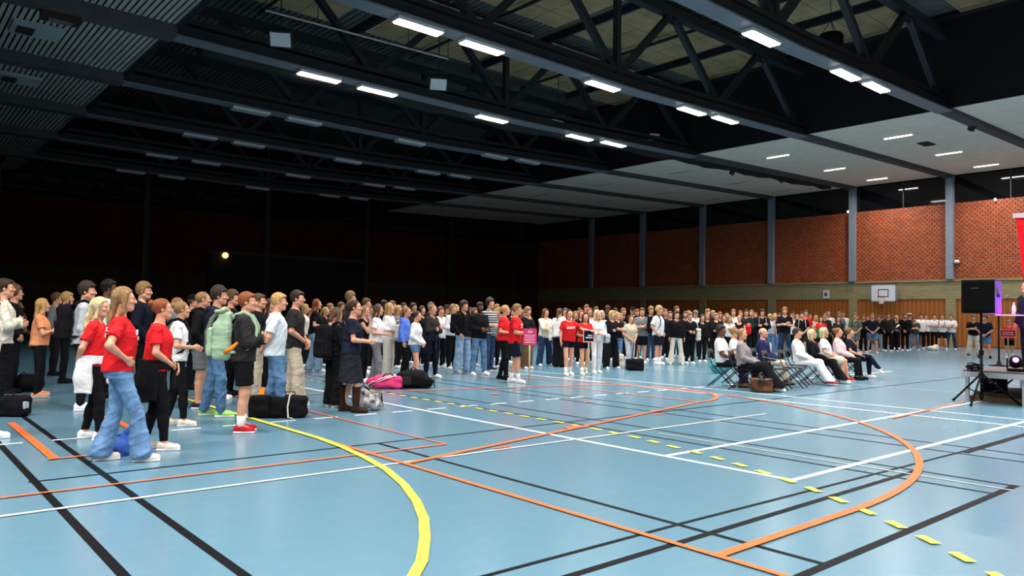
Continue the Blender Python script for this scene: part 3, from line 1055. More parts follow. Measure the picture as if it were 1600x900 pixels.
mf = floor_mat()
x0, x1, y0, y1 = HALL['x0'], HALL['x1'], HALL['y0'], HALL['y1']
floor = struct('floor', MB().box(x0, x1, y0, y1, -0.2, 0), mf)

# line paint, each colour one marking set, lying 2 mm on the floor
LINE_MATS = dict(white=plain('paint_white', 'e9eef0', 0.4), black=plain('paint_black', '0a0c10', 0.5, spec=0.12), orange=plain('paint_orange', 'ee6a35', 0.4), yellow=plain('paint_yellow', 'efe04a', 0.4), pale=plain('paint_pale', 'b9bdb6', 0.4))
line_no = [0]
def paint(col, pts, w, closed=False):
    """strip of width w along pts"""
    pts = [Vector((p[0], p[1], 0)) for p in pts]
    line_no[0] += 1
    zt = 0.002 + 0.0001 * line_no[0]
    v, f = [], []
    n = len(pts)
    for i, p in enumerate(pts):
        if closed:
            a, b = pts[i - 1], pts[(i + 1) % n]
        else:
            a, b = pts[max(i - 1, 0)], pts[min(i + 1, n - 1)]
        d = (b - a).normalized()
        s = Vector((-d.y, d.x, 0)) * (w / 2)
        v += [(p.x - s.x, p.y - s.y, zt), (p.x + s.x, p.y + s.y, zt)]
    for i in range(n - 1 + (1 if closed else 0)):
        j = (i + 1) % n
        f.append((2 * i, 2 * j, 2 * j + 1, 2 * i + 1))
    o = MB().add(v, f).build('floor_marking', LINE_MATS[col], floor)
    return o
def arc(cx, cy, r, a0, a1, n=40):
    return [(cx + r * math.cos(R(a0 + (a1 - a0) * i / n)), cy + r * math.sin(R(a0 + (a1 - a0) * i / n))) for i in range(n + 1)]
CY = 9.87
paint('black', [(1.15, -2), (1.15, 12.3)], 0.064)
paint('black', [(1.68, -2), (1.68, 12.3)], 0.064)
paint('black', [(1.1, 7.62), (9.3, 7.62)], 0.045)
paint('black', [(4.54, 2.27), (4.54, 7.62)], 0.05)
paint('black', [(8.15, 2.27), (8.15, 24)], 0.045)
paint('black', [(7.62, 2.27), (7.62, 24)], 0.045)
paint('black', [(10.19, -3), (10.19, 24)], 0.045)
paint('black', [(9.64, -3), (9.64, 24)], 0.045)
paint('black', [(1.15, 2.26), (8.19, 2.26)], 0.066)
paint('black', [(1.15, 3.09), (8.19, 3.12)], 0.060)
paint('black', [(0.5, 3.42), (4.6, 3.38), (9.7, 3.25), (30, 3.2)], 0.038)
paint('black', [(9.73, 3.19), (18, 3.24)], 0.055)
paint('black', [(9.2, 7.60), (30, 7.75)], 0.045)
paint('white', [(6.66, 3.63), (6.66, 24)], 0.07)
paint('white', [(6.63, 3.65), (34, 3.65)], 0.07)
paint('white', [(6.66, 5.14), (34, 5.14)], 0.07)
paint('white', [(12.95, -4), (12.95, 24)], 0.06)
paint('white', [(13.9, -4), (13.9, 24)], 0.05)
paint('white', [(15.3, CY), (24, CY)], 0.07)
for i in range(24):
    xa = 1.0 + i * 0.64
    paint('white', [(xa, CY), (xa + 0.36, CY)], 0.06)
paint('pale', [(-6, 6.48), (11.0, 6.48)], 0.055)
paint('pale', [(7.9, 2.2), (7.9, 6.2)], 0.03)
paint('pale', [(18.0, -4), (18.0, 24)], 0.05)
paint('pale', [(22.0, -4), (22.0, 24)], 0.05)
paint('pale', [(26.0, -4), (26.0, 24)], 0.05)
# handball zone: 6 m solid yellow, 9 m dashed yellow, goal at the edge behind
dash = [(7.52, 16), (7.52, 9), (7.50, 7.6), (7.46, 6.86), (7.36, 6.1), (7.23, 5.57), (7.08, 4.93), (6.90, 4.4), (6.70, 3.9), (6.48, 3.42), (6.20, 2.95), (5.93, 2.52), (5.52, 1.96), (5.0, 1.35), (4.3, 0.7)]
P = np.array(dash); seg = np.r_[0, np.cumsum(np.hypot(*np.diff(P, axis=0).T))]
s = 0.0
while s < seg[-1]:
    a = [(np.interp(q, seg, P[:, 0]), np.interp(q, seg, P[:, 1])) for q in np.linspace(s, s + 0.19, 3)]
    paint('yellow', a, 0.075)
    s += 0.375
# basketball: sidelines, three point arc, trapezoid key with its circle
paint('orange', [(-6, 7.09), (5.13, 7.09), (5.13, 14)], 0.05)
paint('orange', [(4.13, 12), (4.13, -2)], 0.055)
paint('orange', [(4.13, 2.77), (6.0, 2.77)] + arc(6.0, CY, 7.1, -88, 88, 60) + [(4.13, 16.97)], 0.074)
paint('orange', [(4.13, 6.40), (11.45, 8.08)] + arc(11.45, CY, 1.79, -90, 90, 30) + [(4.13, 13.34)], 0.075)
paint('orange', [(11.45, 8.08), (11.45, 11.66)], 0.05)
paint('orange', [(7.35, 7.09), (7.35, 7.26)], 0.35)
paint('orange', [(1.46, 11.6), (1.46, 8.6)], 0.085)
paint('orange', [(1.40, 8.62), (2.1, 8.62)], 0.05)
paint('orange', [(2.57, 11.6), (2.57, 10.3)], 0.10)
paint('orange', [(9.1, 11.05), (9.22, 11.15)], 0.14)
for (px, py) in ((9.9, 11.5), (9.6, 9.2), (5.4, 6.55), (9.3, 7.4)):
    paint('orange', [(px, py), (px + 0.25, py)], 0.05)
paint('orange', [(12.2, 5.02), (16.0, 5.26)], 0.05)
paint('orange', [(22, 15), (22.4, 15)], 0.25)

yl = [(4.13, 19.0), (4.13, 12.2), (4.13, 8.3)] + [(4.07, 7.58), (3.97, 6.92), (3.83, 6.26), (3.62, 5.62), (3.38, 5.06), (3.14, 4.6), (2.88, 4.2), (2.6, 3.82), (2.25, 3.46), (1.6, 3.0), (0.6, 2.6)]
paint('yellow', yl, 0.075)

# ---- brick wall with concrete band and board panelling (right)
def brick_mat():
    m, nt, b = newmat('perforated_brick')
    N, L = nt.nodes.new, nt.links.new
    tc = N('ShaderNodeTexCoord')
    sp = N('ShaderNodeSeparateXYZ'); L(tc.outputs['Object'], sp.inputs[0])
    cb = N('ShaderNodeCombineXYZ')
    L(sp.outputs['Y'], cb.inputs[0]); L(sp.outputs['Z'], cb.inputs[1])
    br = N('ShaderNodeTexBrick')
    br.inputs['Scale'].default_value = 1.0
    br.inputs['Brick Width'].default_value = 0.22
    br.inputs['Row Height'].default_value = 0.075
    br.inputs['Mortar Size'].default_value = 0.009
    br.inputs['Color1'].default_value = srgb('c66233'); br.inputs['Color2'].default_value = srgb('98401e'); br.inputs['Mortar'].default_value = srgb('6a4030')
    br.inputs['Bias'].default_value = -0.2
    L(cb.outputs[0], br.inputs['Vector'])
    # open (dark) headers in zigzag columns
    def mod(v, per, off=0.0):
        a = N('ShaderNodeMath'); a.operation = 'ADD'; a.inputs[1].default_value = off; L(v, a.inputs[0])
        d = N('ShaderNodeMath'); d.operation = 'DIVIDE'; d.inputs[1].default_value = per; L(a.outputs[0], d.inputs[0])
        fl = N('ShaderNodeMath'); fl.operation = 'FRACT'; L(d.outputs[0], fl.inputs[0])
        return fl.outputs[0], d.outputs[0]
    zf, zd = mod(sp.outputs['Z'], 0.15)
    zfl = N('ShaderNodeMath'); zfl.operation = 'FLOOR'; L(zd, zfl.inputs[0])
    par = N('ShaderNodeMath'); par.operation = 'MODULO'; par.inputs[1].default_value = 2.0; L(zfl.outputs[0], par.inputs[0])
    sh_ = N('ShaderNodeMath'); sh_.operation = 'MULTIPLY'; sh_.inputs[1].default_value = 0.15; L(par.outputs[0], sh_.inputs[0])
    yy = N('ShaderNodeMath'); yy.operation = 'ADD'; L(sp.outputs['Y'], yy.inputs[0]); L(sh_.outputs[0], yy.inputs[1])
    yf, _ = mod(yy.outputs[0], 0.30)
    a1 = N('ShaderNodeMath'); a1.operation = 'LESS_THAN'; a1.inputs[1].default_value = 0.26; L(yf, a1.inputs[0])
    a2 = N('ShaderNodeMath'); a2.operation = 'LESS_THAN'; a2.inputs[1].default_value = 0.48; L(zf, a2.inputs[0])
    hole = N('ShaderNodeMath'); hole.operation = 'MULTIPLY'; L(a1.outputs[0], hole.inputs[0]); L(a2.outputs[0], hole.inputs[1])
    # large scale colour drift of the firing
    nz = N('ShaderNodeTexNoise'); nz.inputs['Scale'].default_value = 1.6; nz.inputs['Detail'].default_value = 5
    L(tc.outputs['Object'], nz.inputs['Vector'])
    hv = N('ShaderNodeHueSaturation')
    rp = N('ShaderNodeMapRange'); rp.inputs[3].default_value = 0.75; rp.inputs[4].default_value = 1.25
    L(nz.outputs[0], rp.inputs[0]); L(rp.outputs[0], hv.inputs['Value']); L(br.outputs['Color'], hv.inputs['Color'])
    mx = N('ShaderNodeMix'); mx.data_type = 'RGBA'
    L(hole.outputs[0], mx.inputs[0]); L(hv.outputs[0], mx.inputs[6]); mx.inputs[7].default_value = srgb('3a180e')
    L(mx.outputs[2], b.inputs['Base Color'])
    b.inputs['Roughness'].default_value = 0.6
    bp = N('ShaderNodeBump'); bp.inputs['Distance'].default_value = 0.02; bp.inputs['Strength'].default_value = 0.7; bp.invert = True
    ad = N('ShaderNodeMath'); ad.operation = 'MAXIMUM'; L(br.outputs['Fac'], ad.inputs[0]); L(hole.outputs[0], ad.inputs[1])
    L(ad.outputs[0], bp.inputs['Height']); L(bp.outputs[0], b.inputs['Normal'])
    return m
def board_mat():
    m, nt, b = newmat('wood_boards')
    N, L = nt.nodes.new, nt.links.new
    tc = N('ShaderNodeTexCoord')
    sp = N('ShaderNodeSeparateXYZ'); L(tc.outputs['Object'], sp.inputs[0])
    d = N('ShaderNodeMath'); d.operation = 'DIVIDE'; d.inputs[1].default_value = 0.14
    add = N('ShaderNodeMath'); add.operation = 'ADD'; L(sp.outputs['X'], add.inputs[0]); L(sp.outputs['Y'], add.inputs[1]); L(add.outputs[0], d.inputs[0])
    fl = N('ShaderNodeMath'); fl.operation = 'FLOOR'; L(d.outputs[0], fl.inputs[0])
    wn = N('ShaderNodeTexWhiteNoise'); wn.noise_dimensions = '1D'; L(fl.outputs[0], wn.inputs['W'])
    rp = N('ShaderNodeValToRGB')
    e = rp.color_ramp.elements
    e[0].color = srgb('94501f'); e[1].color = srgb('c67d36')
    e.new(0.5).color = srgb('ad6229')
    L(wn.outputs['Value'], rp.inputs[0])
    mp = N('ShaderNodeMapping'); mp.inputs['Scale'].default_value = (9, 9, 0.6); L(tc.outputs['Object'], mp.inputs[0])
    nz = N('ShaderNodeTexNoise'); nz.inputs['Scale'].default_value = 3; nz.inputs['Detail'].default_value = 6; L(mp.outputs[0], nz.inputs['Vector'])
    hv = N('ShaderNodeHueSaturation'); mr = N('ShaderNodeMapRange'); mr.inputs[3].default_value = 0.7; mr.inputs[4].default_value = 1.3
    L(nz.outputs[0], mr.inputs[0]); L(mr.outputs[0], hv.inputs['Value']); L(rp.outputs[0], hv.inputs['Color'])
    L(hv.outputs[0], b.inputs['Base Color'])
    b.inputs['Roughness'].default_value = 0.45
    return m
M_BRICK, M_BOARD = brick_mat(), board_mat()
M_CONC = noise_mat('board_marked_concrete', '978a66', rough=0.9, scale=2.2, amount=0.25, bump=0.4, bscale=6, stretch=(0.6, 0.6, 9), detail=6)
M_STEEL = noise_mat('painted_steel_blue_grey', '24262b', rough=0.5, scale=3, amount=0.08, spec=0.4)
M_COLUMN = noise_mat('painted_column', '8a93a0', rough=0.5, scale=3, amount=0.06)
M_DARK = noise_mat('dark_glazing', '0a0b0e', rough=0.05, scale=2, amount=0.1, spec=0.5)
M_CEIL = noise_mat('ceiling_board', 'efdccb', rough=0.9, scale=1.5, amount=0.05)

X1 = HALL['x1']
wall = MB().box(X1, X1 + 0.4, y0, y1, 4.32, 9.40)
wr = struct('wall_right', wall, M_BRICK)
struct('trim_1', MB().box(X1 - 0.06, X1 + 0.4, y0, y1, 3.12, 4.32), M_CONC)
struct('trim_2', MB().box(X1 - 0.14, X1, y0, y1, 4.26, 4.40), M_CONC)
wp = struct('wall_right_panelling', MB().box(X1 + 0.03, X1 + 0.4, y0, y1, 0, 3.12), M_BOARD)
# boards as real strips in front of the base, one per 0.56 m width group
strip_me = MB().box(-0.02, 0.03, -0.135, 0.135, 0.06, 3.10).mesh('board')
ny = int((44.0 - y0) / 0.28)
for i in range(ny):
    yy = y0 + 0.14 + i * 0.28
    if 6 < yy < 44:
        o = link('board', strip_me, M_BOARD, wp, (X1 + 0.02 + 0.004 * ((i * 7) % 3), yy, 0))
# clerestory band above the brick
cw = struct('window_1', MB().box(X1 + 0.15, X1 + 0.25, y0, y1, 9.40, LOWZ), M_DARK)
for i in range(12):
    MB().box(X1 + 0.08, X1 + 0.16, -1.0 + i * 3.2 - 0.04, -1.0 + i * 3.2 + 0.04, 9.40, LOWZ).build('mullion', M_STEEL, cw)
COLS_Y = [-7.2, -0.8, 5.6, 12.0, 18.4, 24.8, 31.2, 37.6, 44.1, 50.5]
for i, cy in enumerate(COLS_Y):
    o = MB().box(X1 - 0.30, X1 + 0.1, cy - 0.21, cy + 0.21, 4.40, LOWZ).build('column', M_COLUMN)
    tag(o, kind='structure')
    o2 = MB().box(X1 - 0.08, X1 + 0.1, cy - 0.30, cy + 0.30, 0, 3.12).build('column_foot', M_CONC, o)
# far wall (left in the picture): brick above, panels below, colours darkened to carry the unlit end's shade
Y1 = HALL['y1']
struct('wall_far', MB().box(x0, X1 + 0.4, Y1, Y1 + 0.4, 4.32, 9.0), noise_mat('shaded_brick', '451a12', rough=0.9, scale=5, amount=0.3, bump=0.4))
struct('trim_3', MB().box(x0, X1, Y1 - 0.06, Y1 + 0.4, 3.12, 4.32), noise_mat('shaded_concrete', '3c3830', rough=0.9, scale=3))
struct('wall_far_panelling', MB().box(x0, X1, Y1 + 0.02, Y1 + 0.4, 0, 3.12), noise_mat('shaded_boards', '47260f', rough=0.6, scale=4, amount=0.3, stretch=(6, 6, 0.5)))
struct('window_2', MB().box(x0, X1, Y1 + 0.15, Y1 + 0.25, 9.0, ROOFZ), M_DARK)
for i in range(7):
    o = MB().box(-3 + i * 9.0 - 0.2, -3 + i * 9.0 + 0.2, Y1 - 0.25, Y1 + 0.1, 0, LOWZ).build('column', M_STEEL)
    tag(o, kind='structure')
o = MB().box(19.5, 33.0, Y1 - 0.2, Y1 + 0.1, 0.0, 5.9).build('door_1', noise_mat('dark_gate', '201c1c', rough=0.7), None)
tag(o, kind='structure')
MB().box(19.3, 33.2, Y1 - 0.35, Y1, 5.9, 6.15).build('door_head', M_STEEL, o)
struct('wall_left', MB().box(x0 - 0.4, x0, y0, y1, 0, LEFTZ + 0.3), noise_mat('left_wall', '4a4038', rough=0.9))
struct('wall_back', MB().box(x0, X1, y0 - 0.4, y0, 0, ROOFZ), noise_mat('back_wall', '5a4a3e', rough=0.9))

# ---- low ceiling, right: boards with shadow gaps
def slab(xa, xb, ya, yb, lo, hi):
    v = [(x, y, zc(x) + d) for x in (xa, xb) for y in (ya, yb) for d in (lo, hi)]
    return MB().add(v, [(0, 1, 3, 2), (4, 6, 7, 5), (0, 4, 5, 1), (2, 3, 7, 6), (0, 2, 6, 4), (1, 5, 7, 3)])
cr = struct('ceiling_right', slab(MID1, X1 + 0.3, y0, y1, 0.06, 0.35), noise_mat('ceiling_void', '1a1a1c', rough=0.9))
bays = [(TRUSS_Y[i], TRUSS_Y[i + 1]) for i in range(len(TRUSS_Y) - 1)] + [(50.4, 58.0)]
nx = 7
pw = (X1 - MID1) / nx
for (ya, yb) in bays:
    for i in range(nx):
        for j in range(2):
            L_ = (yb - ya - 0.5) / 2
            yc = ya + 0.25 + L_ * j
            slab(MID1 + i * pw + 0.008, MID1 + (i + 1) * pw - 0.008, yc + 0.008, yc + L_ - 0.008, 0.0, 0.07).build('ceiling_panel', M_CEIL, cr)
# fascia between low ceiling and roof, both sides
struct('trim_4', MB().box(MID1 - 0.12, MID1, y0, y1, zc(MID1) - 0.05, ROOFZ), noise_mat('fascia_dark', '15161a', rough=0.8))
struct('trim_5', MB().box(MID0, MID0 + 0.12, y0, y1, LEFTZ - 0.05, ROOFZ), noise_mat('fascia_dark', '15161a', rough=0.8))

# ---- low ceiling, left: slats running along the hall, in bays between the trusses
cl = struct('ceiling_left', MB().box(x0, MID0, y0, y1, LEFTZ + 0.14, LEFTZ + 0.35), noise_mat('slat_void', '101114', rough=0.95))
slat_m = noise_mat('ceiling_slat', 'a9a79f', rough=0.8, scale=1.2, amount=0.12, stretch=(1, 0.2, 1))
n_slat = 0
for (ya, yb) in bays[2:]:
    me = MB().box(-0.057, 0.057, ya + 0.35, yb - 0.35, LEFTZ + 0.03, LEFTZ + 0.08).mesh('slat')
    xx = MID0 - 0.10
    while xx > -0.35 and n_slat < 300:
        lamp_gap = (abs(xx - 0.6) < 0.5 or abs(xx - 3.4) < 0.5)
        link('slat', me, slat_m, cl, (xx, 0, 0))
        n_slat += 1
        xx -= 0.175
MB().box(MID0 - 0.06, MID0 + 0.1, y0, y1, LEFTZ - 0.04, LEFTZ + 0.10).build('edge_beam', M_STEEL, cl)

# ---- roof over the middle strip: corrugated deck, purlins, acoustic board fields
deck = MB()
xx = MID0
step = 0.30
V, Fq = [], []
k = 0
while xx < MID1:
    prof = [(xx, ROOFZ), (xx + 0.10, ROOFZ), (xx + 0.15, ROOFZ + 0.10), (xx + 0.25, ROOFZ + 0.10)]
    for (px, pz) in prof:
        V += [(px, y0, pz), (px, y1, pz)]
    xx += step
for i in range(len(V) // 2 - 1):
    Fq.append((2 * i, 2 * i + 1, 2 * i + 3, 2 * i + 2))
deck.add(V, Fq)
roof = struct('ceiling_middle', deck, noise_mat('steel_deck', '6a6a66', rough=0.55, scale=2, amount=0.12, metal=0.0))
struct('roof_top', MB().box(MID0, MID1, y0, y1, ROOFZ + 0.3, ROOFZ + 0.5), noise_mat('roof_top', '101010', rough=0.9))
tile_m = noise_mat('acoustic_board', 'a88c68', rough=0.95, scale=1.0, amount=0.22, detail=5)
tw = 1.36
fields = [(9.2, 15.2), (17.0, 23.0), (24.2, 30.2), (31.2, 36.2)]
cnt = 0
for (ya, yb) in ((5.6, 12.0), (12.0, 18.4), (18.4, 24.8), (24.8, 31.2)):
    for (xa, xb) in fields:
        nxx = 4
        for i in range(nxx):
            for j in range(4):
                wx, wy = (xb - xa) / nxx, (yb - ya - 1.5) / 4
                xa_, ya_ = xa + i * wx, ya + 0.75 + j * wy
                MB().box(xa_ + 0.02, xa_ + wx - 0.02, ya_ + 0.02, ya_ + wy - 0.02, ROOFZ - 0.22, ROOFZ - 0.17).build('acoustic_board', tile_m, roof)
        MB().box(xa - 0.03, xb + 0.03, ya + 0.72, yb - 0.72, ROOFZ - 0.18, ROOFZ - 0.16).build('board_grid', noise_mat('board_grid', 'efe4cc', rough=0.8), roof)
        MB().bar(((xa + xb) / 2, ya, ROOFZ - 0.45), ((xa + xb) / 2, yb, ROOFZ - 0.45), 0.09, 0.12).build('tie_rod', M_STEEL, roof)
        MB().bar((xa - 0.4, ya, ROOFZ - 0.2), (xa - 0.4, yb, ROOFZ - 0.2), 0.14, 0.3).build('purlin', M_STEEL, roof)

# ---- trusses: each one a frame of chords, diagonals, posts
def camber(x):
    return 0.06 * ((min(x, 27.0) - 20.5) / 14.0) ** 2 + 0.40 * max(0, x - 22.0) / 12.4
def truss(ty, i):
    t = empty('roof_truss', 'dark steel roof truss with strip lamps, %s' % i, 'truss', (0, ty, 0), 0, 'roof trusses')
    t['kind'] = 'structure'
    zb, zt = 10.28, 13.75
    xs = [MID0 + (MID1 - MID0) * k / 24 for k in range(25)]
    for nm, zz, hh, ww in (('bottom_chord', zb, 0.34, 0.42), ('bottom_flange', zb - 0.20, 0.06, 0.62), ('upper_rail', zb + 0.40, 0.16, 0.30), ('top_chord', zt, 0.34, 0.36)):
        mb = MB()
        for a, b in zip(xs[:-1], xs[1:]):
            ca, cb_ = (camber(a), camber(b)) if nm != 'top_chord' else (0, 0)
            mb.bar((a, 0, zz + ca), (b + 0.01, 0, zz + cb_), ww, hh)
        mb.build(nm, M_STEEL if nm != 'bottom_flange' else M_FLANGE, t)
    bx = [14.2, 20.75, 27.25, 33.8]
    for b in bx:
        for s in (-1, 1):
            tx = b + s * 3.25
            if MID0 - 0.5 < tx < MID1 - 0.2:
                MB().bar((b + s * 0.22, 0, zb + 0.42 + camber(b)), (tx - s * 0.15, 0, zt - 0.15), 0.24, 0.24).build('diagonal', M_STEEL, t)
    for b in (20.75,):
        MB().bar((b, 0, zb + 0.2), (b, 0, zt), 0.22, 0.22).build('post', M_STEEL, t)
    for b in (11.0, 17.5, 24.0, 30.5):
        MB().box(b - 0.35, b + 0.35, -0.03, 0.03, zt - 0.45, zt - 0.10).build('gusset_plate', M_STEEL, t)
    # the beam goes on below the low ceilings on both sides
    MB().bar((MID1, 0, zc(MID1) - 0.09), (X1 - 0.3, 0, zc(X1 - 0.3) - 0.09), 0.46, 0.22).build('ceiling_beam', M_BEAM, t)
    MB().box(x0, MID0, -0.30, 0.30, 10.06, LEFTZ + 0.1).build('ceiling_beam', M_BEAM, t)
    return t
M_FLANGE = noise_mat('flange_grey', '6d7078', rough=0.5, scale=2, amount=0.08)
M_BEAM = noise_mat('ceiling_beam_grey', '4a4a4c', rough=0.7, scale=2, amount=0.1)
ORD = ['first', 'second', 'third', 'fourth', 'fifth', 'sixth', 'seventh', 'eighth', 'ninth', 'tenth']
def truss_name(i):
    return '%s truss in view from the nearest' % ORD[i - 3] if i >= 3 else '%s of those over the foreground' % ORD[i]
for i, ty in enumerate(TRUSS_Y):
    truss(ty, truss_name(i))

# ---- partition curtain folded up under the third and fourth visible truss
def curtain(ty, xa, xb):
    o = MB()
    n = 60
    v, f = [], []
    for i in range(n + 1):
        x = xa + (xb - xa) * i / n
        w = 0.30 + 0.03 * math.sin(i * 1.7)
        dz = 0.05 * math.sin(i * 0.9) + 0.03 * math.sin(i * 2.3)
        zt, zb = 10.30 + camber(x), 9.92 + dz + camber(x)
        v += [(x, ty - w, zt), (x, ty - w * 0.9, zb), (x, ty + w * 0.9, zb), (x, ty + w, zt)]
    for i in range(n):
        for k in range(3):
            f.append((4 * i + k, 4 * i + k + 1, 4 * i + 4 + k + 1, 4 * i + 4 + k))
    f += [(3, 2, 1, 0), (4 * n, 4 * n + 1, 4 * n + 2, 4 * n + 3)]
    return o.add(v, f).build('partition_curtain', cloth('char'), None, True)
c1 = curtain(25.42, 8.0, 51.0)
tag(c1, 'dark folded partition curtain gathered along the underside of a roof beam', 'curtain')

# ---- lamps
def beam(t, sx, sy, z, watts, spread):
    ld = bpy.data.lights.new('lamp_light', 'AREA')
    ld.shape, ld.size, ld.size_y = 'RECTANGLE', sx, sy
    ld.energy, ld.color, ld.spread = watts, (1.0, 0.975, 0.94), R(spread)
    lo = bpy.data.objects.new('lamp_light', ld)
    COL.objects.link(lo)
    lo.parent = t
    lo.location = (0, 0, z)
lamp_on = emit_mat('lamp_on', 'fff6e4', LAMP_GLOW)
lamp_off = noise_mat('lamp_off', '9aa0a8', rough=0.3, amount=0.02)
M_WHITE = noise_mat('white_enamel', 'd8d8d4', rough=0.5, amount=0.03)
housing = MB().box(-0.80, 0.80, -0.20, 0.20, 0.0, 0.10).mesh('housing')
diff = MB().box(-0.76, 0.76, -0.17, 0.17, -0.035, 0.0).mesh('diffuser')
for ti, ty in enumerate(TRUSS_Y):
    on = ty in LIT_Y
    for li, lx in enumerate(LAMP_X):
        z = 10.28 - 0.20 - 0.14 + camber(lx)
        if abs(ty - 24.8) < 0.1:
            z -= 0.0
        lab = '%s strip lamp, %s along the %s' % ('glowing' if on else 'unlit', ORD[li], truss_name(ti) if ti >= 3 else ORD[ti] + ' truss over the foreground')
        t = empty('strip_lamp', lab, 'lamp', (lx, ty, z), 0, 'strip lamps under the trusses')
        link('housing', housing, M_WHITE, t)
        link('diffuser', diff, lamp_on if on else lamp_off, t)
        if on:
            beam(t, 1.5, 0.34, -0.04, LAMP_WATTS, 122)
tube_on = emit_mat('tube_on', 'fff4dc', TUBE_GLOW)
tube_h = MB().box(-0.09, 0.09, -0.75, 0.75, -0.02, 0.03).mesh('housing')
tube_d = MB().box(-0.06, 0.06, -0.65, 0.65, -0.04, -0.02).mesh('diffuser')
plate = MB().box(-0.16, 0.16, -1.0, 1.0, -0.012, 0.0).mesh('trim_plate')
for bi, yy in enumerate((-3.6, 2.8, 9.2, 15.6, 22.1, 28.9, 35.2, 41.6, 48.0)):
    on = yy < 26
    for li, xx in enumerate((38.6, 45.3, 51.3)):
        lab = '%s ceiling tube, %s from the trusses, %s of the pale ceiling' % ('glowing' if on else 'unlit', ORD[li], (ORD[bi - 3] + ' row in view') if bi >= 3 else ORD[bi] + ' row out of view')
        t = empty('ceiling_tube', lab, 'lamp', (xx, yy, zc(xx)), 0, 'tube lamps in the pale low ceiling')
        link('trim_plate', plate, M_WHITE, t)
        link('housing', tube_h, M_WHITE, t)
        link('diffuser', tube_d, tube_on if on else lamp_off, t)
        if on:
            beam(t, 0.12, 1.3, -0.045, TUBE_WATTS, 165)

# added unseen fill tubes to brighten the near crowd, under the slatted ceiling, in the bays above and behind the photographer
for bi, yy in enumerate((-9.0, -3.2, 3.2, 9.5)):
    for li, xx in enumerate((-6.5, -2.0, 3.5)):
        t = empty('ceiling_tube', 'added unseen tube lamp under the slatted ceiling, %s bay, %s across' % (ORD[bi], ORD[li]), 'lamp', (xx, yy, LEFTZ + 0.03), 0, 'added fill lamps under the slatted ceiling')
        link('trim_plate', plate, M_WHITE, t)
        link('housing', tube_h, M_WHITE, t)
        link('diffuser', tube_d, lamp_on, t)
        beam(t, 0.12, 1.3, -0.105, 385, 140)

# ---- things hung in the roof
def floodlight(loc, rz, label):
    t = empty('floodlight', label, 'floodlight', loc, rz)
    MB().box(-0.32, 0.32, -0.24, 0.24, 0.0, 0.12).build('housing', noise_mat('flood_grey', '3c3e42', rough=0.5), t, rot=(R(-50), 0, 0))
    MB().box(-0.29, 0.29, -0.21, 0.21, -0.012, 0.0).build('glass', noise_mat('flood_glass', 'c6ccd0', rough=0.2, spec=0.6), t, rot=(R(-50), 0, 0))
    MB().tube([(-0.33, 0, 0.05), (-0.36, 0, 0.45), (0.36, 0, 0.45), (0.33, 0, 0.05)], 0.02, 6).build('bracket', M_STEEL, t)
    MB().tube([(0, 0, 0.45), (0, 0, ROOFZ - loc[2])], 0.02, 6).build('hanger', M_STEEL, t)
floodlight((9.109, 21.5, 9.697), R(-30), 'pale square floodlight hung behind the truss nearest the slatted ceiling')
floodlight((15.595, 22.5, 9.967), R(-30), 'pale square floodlight hung over the paired strip lamps')
floodlight((26.075, 27.0, 11.492), R(-30), 'small floodlight hung behind the curtain truss, first of two')
floodlight((33.717, 27.0, 11.881), R(-30), 'small floodlight hung behind the curtain truss, nearer the pale ceiling')
t = empty('hanging_loudspeaker', 'black drum shaped loudspeaker hung by straps from the roof', 'loudspeaker', (27.559, 13.6, 12.188))
MB().lathe([(0.40, -0.28), (0.46, -0.22), (0.46, 0.2), (0.40, 0.30)], 20).build('drum', noise_mat('speaker_black', '0b0b0c', rough=0.7), t, True)
MB().lathe([(0.36, -0.31), (0.36, -0.28)], 20).build('grille', noise_mat('grille_black', '161618', rough=0.8), t, True)
mbs = MB()
for a in (0, 2.1, 4.2):
    mbs.tube([(0.36 * math.cos(a), 0.36 * math.sin(a), 0.28), (0, 0, 0.85)], 0.014, 6)
mbs.tube([(0, 0, 0.85), (0, 0, 2.1)], 0.014, 6)
mbs.build('sling', M_STEEL, t)
def track_spot(loc, rz, label):
    t = empty('beam_spotlight', label, 'spotlight', loc, rz)
    MB().box(-0.16, 0.16, -0.12, 0.12, -0.05, 0.22).build('yoke', noise_mat('spot_dark', '202022', rough=0.6), t)
    MB().lathe([(0.13, -0.22), (0.15, -0.20), (0.15, 0.12), (0.11, 0.16)], 14).build('barrel', noise_mat('spot_dark', '202022', rough=0.6), t, True, rot=(R(35), 0, 0))
    MB().lathe([(0.11, -0.235), (0.11, -0.22)], 14).build('lens', noise_mat('spot_lens', 'c8c4b8', rough=0.2), t, True, rot=(R(35), 0, 0))
track_spot((39.911, 25.852, 10.6), R(20), 'dark spotlight on the ceiling beam, first of two beside the folded curtain')
track_spot((44.988, 25.454, 10.75), R(20), 'dark spotlight on the ceiling beam, next to the curtain end')
track_spot((38.21, 12.145, 10.6), R(-20), 'dark spotlight with red mark on the nearest pale ceiling beam')
o = MB().box(-0.55, 0.55, -0.28, 0.28, -0.04, 0.02).build('ceiling_vent', noise_mat('vent_dark', '1a1a1c', rough=0.8), None, loc=(41.53, 15.382, 10.88))
tag(o, 'dark rectangular vent grille in the pale ceiling', 'vent')
o = MB().tube([(8.429, 21.0, 10.253), (14.936, 21.0, 10.383)], 0.03, 6).build('conduit_pipe', noise_mat('pipe_grey', '9a9a98', rough=0.5), None)
tag(o, 'thin pale conduit pipe running under the roof between trusses', 'pipe')
pa, pb = Vector((8.429, 21.0, 10.253)), Vector((14.936, 21.0, 10.383))
for k in range(5):
    q = pa.lerp(pb, k / 4)
    MB().tube([q, (q.x, q.y, ROOFZ)], 0.012, 5).build('hanger', M_STEEL, o)
